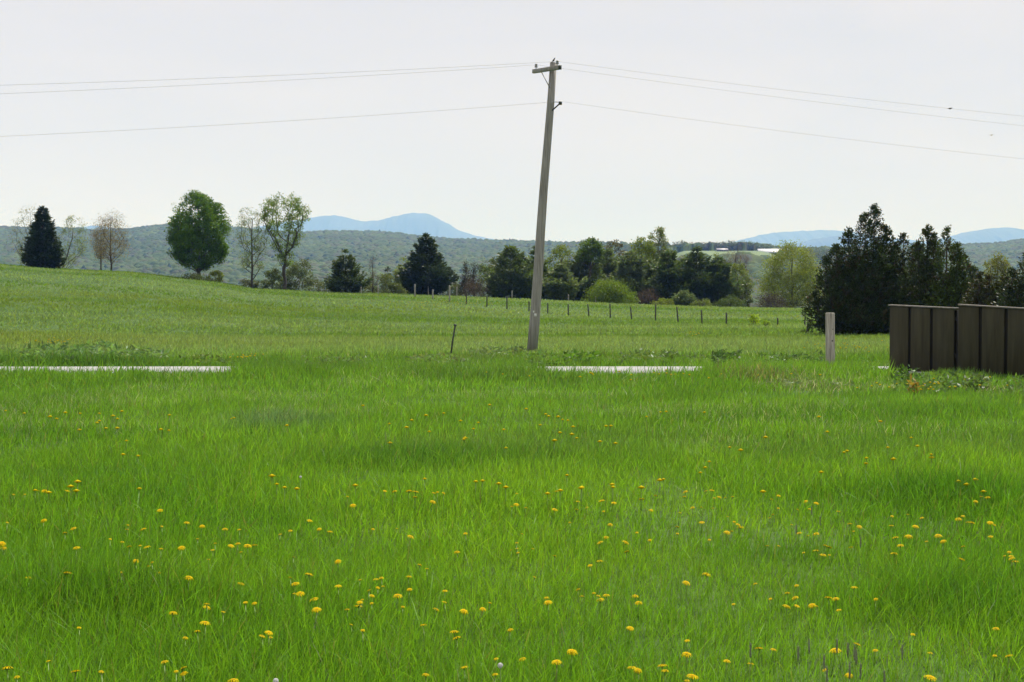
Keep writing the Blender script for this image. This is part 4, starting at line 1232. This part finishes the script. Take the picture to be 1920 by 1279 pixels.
grass = link('grass', raw_mesh('grass', np.concatenate(vs_l), np.concatenate(lp_l), np.concatenate(st_l), [M_GRASS], col=np.concatenate(cl_l)))
tag(grass, 'fresh green meadow grass covering the whole field', 'grass', kind='stuff')
print('grass verts', voff)
del vs_l, lp_l, st_l, cl_l

# ------------------------------------------------------------------ leafy weeds along the verge (one mass)
wc = Cards(); wr = np.random.default_rng(77)
for (xa, xb, ya, yb, hh, k, col, L) in ((765, 885, 676, 690, .20, 60, (.13, .20, .065), .15), (880, 985, 660, 670, .20, 50, (.125, .20, .065), .17), (985, 1062, 674, 690, .17, 44, (.10, .19, .03), .18), (1030, 1125, 672, 686, .28, 34, (.085, .18, .02), .18),
                              (1160, 1320, 672, 686, .26, 60, (.10, .17, .045), .17), (20, 320, 662, 686, .32, 130, (.115, .21, .065), .2), (330, 430, 676, 686, .16, 24, (.10, .18, .03), .15), (1335, 1385, 672, 684, .24, 16, (.06, .12, .025), .18), (1420, 1560, 670, 684, .2, 30, (.07, .14, .03), .16),
                              (1560, 1680, 690, 706, .14, 34, (.10, .19, .03), .14), (1672, 1930, 712, 742, .13, 90, (.09, .17, .035), .16), (1440, 1600, 704, 730, .12, 70, (.15, .21, .10), .12), (560, 700, 672, 690, .1, 30, (.11, .18, .05), .14)):
    for _ in range(k):
        px = wr.uniform(xa, xb) if wr.uniform() < .45 else xa + (xb - xa) * ((int(wr.integers(5)) + .5) / 5 + wr.normal() * .07); py = wr.uniform(ya, yb); Y = -EYE / elev(py); x = uat(px) * Y
        if ROAD0 - .1 < Y < ROAD1 + .1: Y = (ROAD1 + .3) if py < 692 else ROAD0 - .3; x = uat(px) * Y
        n_ = int(wr.integers(7, 15)); z = z1(x, Y)
        hz = hh * wr.uniform(.4, 1.15) * (1 - .75 * abs(2 * (px - xa) / (xb - xa) - 1) ** 3)
        p = np.stack([x + wr.normal(size=n_) * .07, Y + wr.normal(size=n_) * .07, z + wr.uniform(.15, 1, n_) * hz], 1)
        d = wr.normal(size=(n_, 3)); d[:, 2] = np.abs(d[:, 2]) * .45 + .1
        wc.add(p, d, L * wr.uniform(.6, 1.3, n_), L * .34 * wr.uniform(.7, 1.3, n_), jit(wr, n_, np.array(col) * wr.uniform(.8, 1.25), .2))
o = wc.build('weeds', M_LEAF, None, wr)
tag(o, 'leafy pale green weeds along the road verge and fence foot', 'weeds', kind='stuff')

# ------------------------------------------------------------------ dandelions
D4 = "245,370 40,380 720,395 715,420 805,418 412,415 365,440 620,473 687,490 727,516 788,510 828,518 905,528 1020,523 1110,472 1137,402 1265,418 1345,420 1300,512 1337,500 1210,497 1195,535 1392,512 1432,508 1355,547 1172,588 762,597 855,605 838,625 685,660 900,635 900,663 1050,382 900,312 77,223 140,222 187,187 215,203 263,187 250,203 388,165 427,165 420,183 380,203 775,183 1525,125 1552,150 1595,190 1665,185 1632,427 1575,447 1742,370 1795,418 1855,432 1650,575 1900,600 1903,738 1632,690 1660,725 1738,673 1655,780 1690,780 1767,812 1780,870 1062,692 1163,838 1165,858 1255,883 973,890 1155,945 1110,993 1042,1030 1512,1000 1522,1027 1475,1020 923,1165 990,1218 1033,1230 1030,1200 425,1218 570,1220 95,1250 1312,1270 270,1160 445,972 10,500 20,525 40,1200 1355,725 1380,830 1430,835 530,650 380,665 160,690 430,523 910,402"
D5 = "380,205 418,207 245,203 300,205 412,238 515,265 540,210 520,215 575,215 75,150 35,235 65,285 467,140 755,160 793,147 885,160 925,193 987,218 1037,298 985,280 960,290 1200,308 1160,185 1210,205 1232,190 1270,120 1350,195 1355,175 1380,297 1325,307 1330,262 1475,318 1532,270 1463,258 1525,155 1530,185 1690,183 1688,250 1743,312 1768,228 1795,130 1815,130 1905,325 1890,405 1890,443 1662,437 1735,480 1600,493 1455,493 1487,465 1512,393 1285,380 1605,545 312,415 178,418 390,460 698,442 1017,445 987,495 988,527 955,535 1078,528 650,547 993,550 1200,568 1455,597 1398,622 1087,687 380,685 383,757 193,700 225,693 105,703 235,740 205,747 155,762 172,793 117,815 103,830 95,850 170,835 33,870 317,793 583,765 580,828 535,870 690,880 795,868 835,832 460,957 120,987 55,955 635,995 648,1030 950,985 1153,805 1162,830 1353,795 1420,778 1447,793 1490,790 1457,815 1653,795 1672,833 1330,758 1625,975 1297,1108 1017,1150 1210,1165 692,1195 475,1237 865,1235 1635,1198 1668,1213 1805,1185 1820,1215 870,1148 345,855 440,620 480,640"
D6 = "130,55 153,45 103,95 10,235 15,208 178,243 205,238 240,240 280,235 130,203 165,200 55,297 105,295 170,300 252,347 107,380 290,377 312,393 325,408 275,430 250,437 150,478 457,187 540,230 500,250 690,262 752,272 645,307 715,305 507,335 490,355 612,392 655,440 538,300 875,318 940,388 995,405 960,430 750,445 705,455 803,510 822,520 945,520 750,540 680,550 790,563 825,563 475,512 540,512 1177,345 1268,335 1345,355 1175,398 1310,403 1272,460 1197,465 1370,487 1437,455 1465,487 1225,510 1577,345 1550,362 1605,378 1628,382 1730,382 1755,395 1733,460 1577,515 1570,587 1838,548 1848,570 1850,583 1810,568 1870,600 1190,555 1655,125 1703,173 1715,240 1680,235 1648,262 1560,137 1608,150 1405,5 1193,20 1037,22 785,100 135,673 408,725 590,777 632,805 643,850 585,853 493,810 728,847 755,850 820,803 860,810 877,873 965,745 1085,812 640,735 1295,1010 1762,978 430,1088 510,1095 983,1065 858,1100 1083,1100 250,1160 382,1175 22,1123 25,1045 55,1245 25,1270 800,1210 935,1240 1393,1115 1755,1130 1835,1130 1395,1253 285,840 20,720"
D1 = "275,655 312,657 362,648 445,655 553,655 553,680 630,660 655,675 680,627 440,730 590,715 540,705 945,732 900,725 705,793 685,857 770,865 130,637 25,625"
D2 = "575,635 475,650 670,675 365,715 695,780 1200,805 1220,675 1245,680 1275,672 1150,650 1040,622 1325,775 120,610 770,680"
D3 = "470,835 330,905 1407,937 1327,880 1160,910 1190,957 1040,960 930,900 770,715"
spots = []
for s_, x0, y0 in ((D4, 0, 853), (D5, 640, 853), (D6, 1280, 853), (D1, 0, 560), (D2, 640, 560), (D3, 1280, 540)):
    for q in s_.split():
        a, b = q.split(','); spots.append((x0 + float(a) / 3, y0 + float(b) / 3))
spots.sort(key=lambda p: -p[1])
M_PETAL = noise_mat('dandelion_petal', [(.3, (.45, .33, .002)), (.7, (.55, .43, .003))], (300, 300, 300), 2, .8, 0, .04)
M_PETALC = noise_mat('dandelion_heart', [(.3, (.42, .22, .002)), (.7, (.5, .29, .002))], (300, 300, 300), 2, .8, 0, .04)
M_STEM = noise_mat('dandelion_stem', [(.3, (.13, .24, .035)), (.7, (.18, .29, .05))], (60, 60, 30), 2, .5)


def flower_mesh(seed):
    r = random.Random(seed); mb = MB()
    R = .021
    for layer, (n_, rr, zz, dip) in enumerate(((20, 1.0, 0, -.22), (18, .85, .10, .02), (14, .62, .20, .16), (9, .36, .30, .2))):
        for k in range(n_):
            a = 2 * math.pi * (k + .5 * (layer % 2)) / n_ + r.uniform(-.1, .1); l = R * rr * r.uniform(.86, 1.08)
            w_ = R * rr * 2.6 / n_
            ca, sa = math.cos(a), math.sin(a)
            def P(d, s, z): return (ca * d - sa * s, sa * d + ca * s, R * zz + z)
            mb.add([P(l * .15, -w_ * .3, 0), P(l * .15, w_ * .3, 0), P(l * .7, w_ * .6, l * .16), P(l, w_ * .45, l * dip), P(l, -w_ * .45, l * dip), P(l * .7, -w_ * .6, l * .16)], [[0, 1, 2, 5], [5, 2, 3, 4]], 0 if layer < 3 else 1)
    mb.tube([(0, 0, -.010), (0, 0, -.004), (0, 0, .003)], [.003, .0075, .006], 8, mi=2)
    loops = [i for f in mb.f for i in f]; starts = np.cumsum([0] + [len(f) for f in mb.f[:-1]])
    return raw_mesh('flower_head', np.array(mb.v), loops, starts, [M_PETAL, M_PETALC, M_STEM], matidx=mb.m)


def stem_mesh(seed):
    r = random.Random(seed); mb = MB()
    b = r.uniform(-.02, .02)
    mb.tube([(b, 0, -1.0), (b * .6, b * .3, -.6), (b * .2, b * .2, -.25), (0, 0, -.03)], [.0028, .0026, .0024, .0022], 5)
    loops = [i for f in mb.f for i in f]; starts = np.cumsum([0] + [len(f) for f in mb.f[:-1]])
    return raw_mesh('stem', np.array(mb.v), loops, starts, [M_STEM], matidx=mb.m)


HEADS = [flower_mesh(k) for k in range(6)]; STEMS = [stem_mesh(k) for k in range(4)]
DG = 'yellow dandelions in the meadow'
COLS = [(0, 'below the far left spruce'), (290, 'below the maple and elm'), (610, 'below the tall left pine'), (900, 'below the utility pole'), (1180, 'below the pine row'), (1420, 'below the wooden post'), (1660, 'below the dark fence')]
ROWS = [(1190, 'at the very bottom'), (1110, 'in the nearest grass'), (1040, 'in the near grass'), (985, 'in the middle grass'), (925, 'in the far middle grass'), (0, 'in the farther grass')]
cells = {}
for i, (px, py) in enumerate(spots[:300]):
    c_ = max(k for k in range(len(COLS)) if px >= COLS[k][0]); r_ = min(k for k in range(len(ROWS)) if py >= ROWS[k][0])
    cells.setdefault((r_, c_), []).append((px, py))
ordx = ordn + ['thirteenth', 'fourteenth', 'fifteenth', 'sixteenth', 'seventeenth', 'eighteenth', 'nineteenth', 'twentieth', 'twenty-first', 'twenty-second', 'twenty-third', 'twenty-fourth', 'twenty-fifth', 'twenty-sixth']
rd = random.Random(5)
di = 0
for (r_, c_), lst in sorted(cells.items()):
    lst.sort()
    for k, (px, py) in enumerate(lst):
        Y = -(EYE - .12) / elev(py); xq = uat(px) * Y
        hh = (.075 + .15 * max(0, float(tuftiness(np.array([xq]), np.array([Y]))[0]) - .18)) * rd.uniform(.85, 1.35)
        Y = -(EYE - hh) / elev(py)
        p = at(px, py, Y); p.z = z1(p.x, p.y) + hh
        if len(lst) == 1: lab = f'yellow dandelion alone {ROWS[r_][1]} {COLS[c_][1]}'
        else: lab = f'yellow dandelion {ROWS[r_][1]} {COLS[c_][1]}, {ordx[k]} from left'
        root = thing('dandelion', lab, 'dandelion', p, DG)
        sc = rd.choice((.45, .55, .65, .8, .92, 1.05)) * rd.uniform(.9, 1.1) * (1.0 + .018 * Y)
        hd = link('flower_head', HEADS[di % 6], root); hd.scale = (sc, sc, sc * rd.uniform(.55, .95))
        hd.rotation_euler = (rd.uniform(-.35, .35) + .1, rd.uniform(-.35, .35), rd.uniform(0, 6.28))
        stm = link('stem', STEMS[di % 4], root); stm.scale = (.9, .9, hh + .02); stm.rotation_euler = (0, 0, rd.uniform(0, 6.28))
        di += 1
# the rest, farther off: one mass
rest = [(px, py) for px, py in spots[300:]]
mb = MB()
rn = random.Random(17)
far_spots = []
for (cxp, cyp, rx, ry, k) in ((830, 568, 110, 8, 120), (90, 639, 45, 4, 30), (460, 667, 30, 4, 18), (1240, 700, 300, 8, 26), (1000, 800, 900, 45, 34), (1300, 622, 25, 8, 14), (1590, 648, 90, 12, 40), (1750, 720, 150, 10, 24)):
    for _ in range(k): far_spots.append((cxp + rn.gauss(0, .5) * rx, cyp + rn.gauss(0, .5) * ry))
for px, py in rest + far_spots:
    u = uat(px)
    if elev(py) > -.004 or True:
        ys = np.linspace(8, 158, 900); zz = zfun(u * ys, ys) + .2
        el = (zz - EYE) / ys; k = int(np.argmin(np.abs(el - elev(py)))); Y = ys[k]
    if ROAD0 - .2 < Y < ROAD1 + .2: Y = ROAD0 - .5
    x = u * Y; z = z1(x, Y) + .2 * rn.uniform(.8, 1.1); R = .022 * rn.uniform(.8, 1.3) * (1 + .008 * Y)
    vs = [(x, Y, z + R * .5)]; n_ = 8
    for a in range(n_): vs.append((x + math.cos(a * 2 * math.pi / n_) * R, Y + math.sin(a * 2 * math.pi / n_) * R, z + R * .05))
    vs.append((x, Y, z - R * .4)); 
    fs = [[0, 1 + a, 1 + (a + 1) % n_] for a in range(n_)] + [[n_ + 1, 1 + (a + 1) % n_, 1 + a] for a in range(n_)]
    mb.add(vs, fs, 0)
    mb.tube([(x, Y, z - .22), (x, Y, z - R * .3)], .003, 4, mi=1)
o = mb.build('distant_dandelions', [M_PETAL, M_STEM])
tag(o, 'scattered yellow specks of dandelions farther out in the field', 'dandelions', kind='stuff')

# ------------------------------------------------------------------ seed spikes and clocks
M_SPIKE = noise_mat('seed_spike', [(.3, (.13, .145, .09)), (.7, (.26, .27, .19))], (200, 200, 200), 3, .8)
M_FLUFF = noise_mat('seed_fluff', [(.3, (.6, .6, .58)), (.7, (.78, .78, .76))], (200, 200, 200), 2, .8)
SP = [(700, 1085), (688, 1130), (893, 1090), (940, 1110), (965, 1110), (1005, 1150), (1217, 1125), (833, 1180), (830, 1240), (917, 1230), (1005, 1220), (1130, 1255), (745, 320), (752, 372), (632, 420), (983, 500), (365, 1110)]
SL = ['tall grey seed spike left of the bottom cluster, the taller of a pair', 'grey seed spike just left below the tallest one of its pair', 'grey seed spike beside the double dandelion near the bottom', 'left one of two close grey seed spikes under the wide dandelion',
      'right one of two close grey seed spikes under the wide dandelion', 'grey seed spike just right below the wide dandelion near the bottom', 'grey seed spike standing alone right of the bottom spike cluster', 'upper one of two grey seed spikes in line, bottom cluster',
      'lower one of two grey seed spikes in line at the bottom edge', 'short grey seed spike between the lowest two spike lines', 'grey seed spike at the bottom edge below the wide dandelion', 'rightmost grey seed spike at the very bottom edge',
      'grey seed spike right under a dandelion in the middle grass', 'lower grey seed spike of the pair in the middle grass', 'thin grey seed spike beside the dandelion left of the middle pair', 'faint grey seed spike right of the middle pair', 'grey seed spike left of the bottom cluster above two dandelions']
for (zx, zy), lab in zip(SP, SL):
    px, py = 1280 + zx / 3, 853 + zy / 3
    hh = .30
    Y = -(EYE - hh + .03) / elev(py); p = at(px, py, Y)
    g = z1(p.x, p.y)
    root = thing('seed_spike', lab, 'seed head', (p.x, p.y, g), 'grey grass seed spikes near the bottom right')
    a = rn.uniform(-.012, .012); b = rn.uniform(-.012, .012); top = p.z - g + .03
    m_ = MB(); m_.tube([(0, 0, -.03), (a, b, top * .5), (a * 2, b * 2, top - .06)], [.0017, .0015, .0012], 5); m_.build('stem', M_STEM, root)
    m_ = MB()
    hs_ = [(-.055, .001), (-.05, .0024), (-.035, .0032), (-.015, .003), (0, .002), (.006, .0005)]
    m_.tube([(a * 2, b * 2, top + h_) for h_, r in hs_], [r for h_, r in hs_], 8)
    for k in range(40):
        an = rn.uniform(0, 6.28); h_ = rn.uniform(-.055, 0)
        c_, s2 = math.cos(an) * .003, math.sin(an) * .003
        m_.tube([(a * 2 + c_, b * 2 + s2, top + h_), (a * 2 + c_ * 1.9, b * 2 + s2 * 1.9, top + h_ + .007)], [.0006, .0002], 3)
    m_.build('spike', M_SPIKE, root)
for (px, py, lab) in ((563.5, 894.5, 'white dandelion clock in the far middle grass below the elm'), (938, 1248, 'white dandelion clock near the bottom, below the utility pole'), (517, 1277, 'white dandelion clock at the bottom edge below the maple and elm'), (1734.5, 722, 'white dandelion clock in the weeds before the dark fence')):
    hh = .22; Y = -(EYE - hh) / elev(py); p = at(px, py, Y); g = z1(p.x, p.y)
    root = thing('dandelion_clock', lab, 'seed head', (p.x, p.y, g + hh), 'white dandelion clocks')
    m_ = MB(); m_.tube([(0, 0, -hh - .02), (.003, 0, -hh * .5), (0, 0, -.004)], .0022, 5); m_.build('stem', M_STEM, root)
    m_ = MB()
    for k in range(170):
        z_ = 1 - 2 * (k + .5) / 170; a = k * 2.39996; rr = math.sqrt(1 - z_ * z_)
        d_ = Vector((math.cos(a) * rr, math.sin(a) * rr, z_))
        m_.tube([d_ * .002, d_ * .009], .0003, 3, cap=False)
        t1 = d_.orthogonal().normalized(); t2 = d_.cross(t1)
        e_ = d_ * .010
        m_.add([e_ + t1 * .003, e_ + t2 * .003, e_ - t1 * .003, e_ - t2 * .003, d_ * .0085], [[0, 1, 4], [1, 2, 4], [2, 3, 4], [3, 0, 4]])
    m_.build('puff', M_FLUFF, root)

# a few leafy dock weeds
def weed(px, py, H, W, col, label, seed, n_=34, L=.14):
    Y = -EYE / elev(py); x = uat(px) * Y; rng = np.random.default_rng(seed)
    root = thing('weed', label, 'weed', (x, Y, z1(x, Y)))
    m_ = MB()
    for k in range(4): m_.tube([(0, 0, -.03), (rng.normal() * W * .15, rng.normal() * W * .15, H * .9)], .004, 5)
    m_.build('stem', M_STEM, root)
    c = Cards(); k = n_
    zz = rng.uniform(.05, 1, k) * H
    p = np.stack([rng.normal(size=k) * W * .22, rng.normal(size=k) * W * .22, zz], 1)
    d = rng.normal(size=(k, 3)); d[:, 2] = np.abs(d[:, 2]) * .8
    c.add(p, d, L * rng.uniform(.6, 1.3, k), L * .35, jit(rng, k, col, .25))
    c.build('leaves', M_LEAF, root, rng)


weed(1715, 744, .26, .22, (.24, .19, .035), 'small orange-yellow weed in the grass before the dark fence', 1)
weed(1700, 722, .34, .5, (.055, .12, .02), 'dark green leafy weed at the foot of the dark fence', 2, 60)
weed(1830, 738, .32, .5, (.08, .13, .04), 'pale green leafy weed before the taller dark fence section', 3, 60)
weed(1345, 690, .30, .45, (.04, .085, .02), 'dark leafy weed at the road edge right of the road strip', 4, 50)
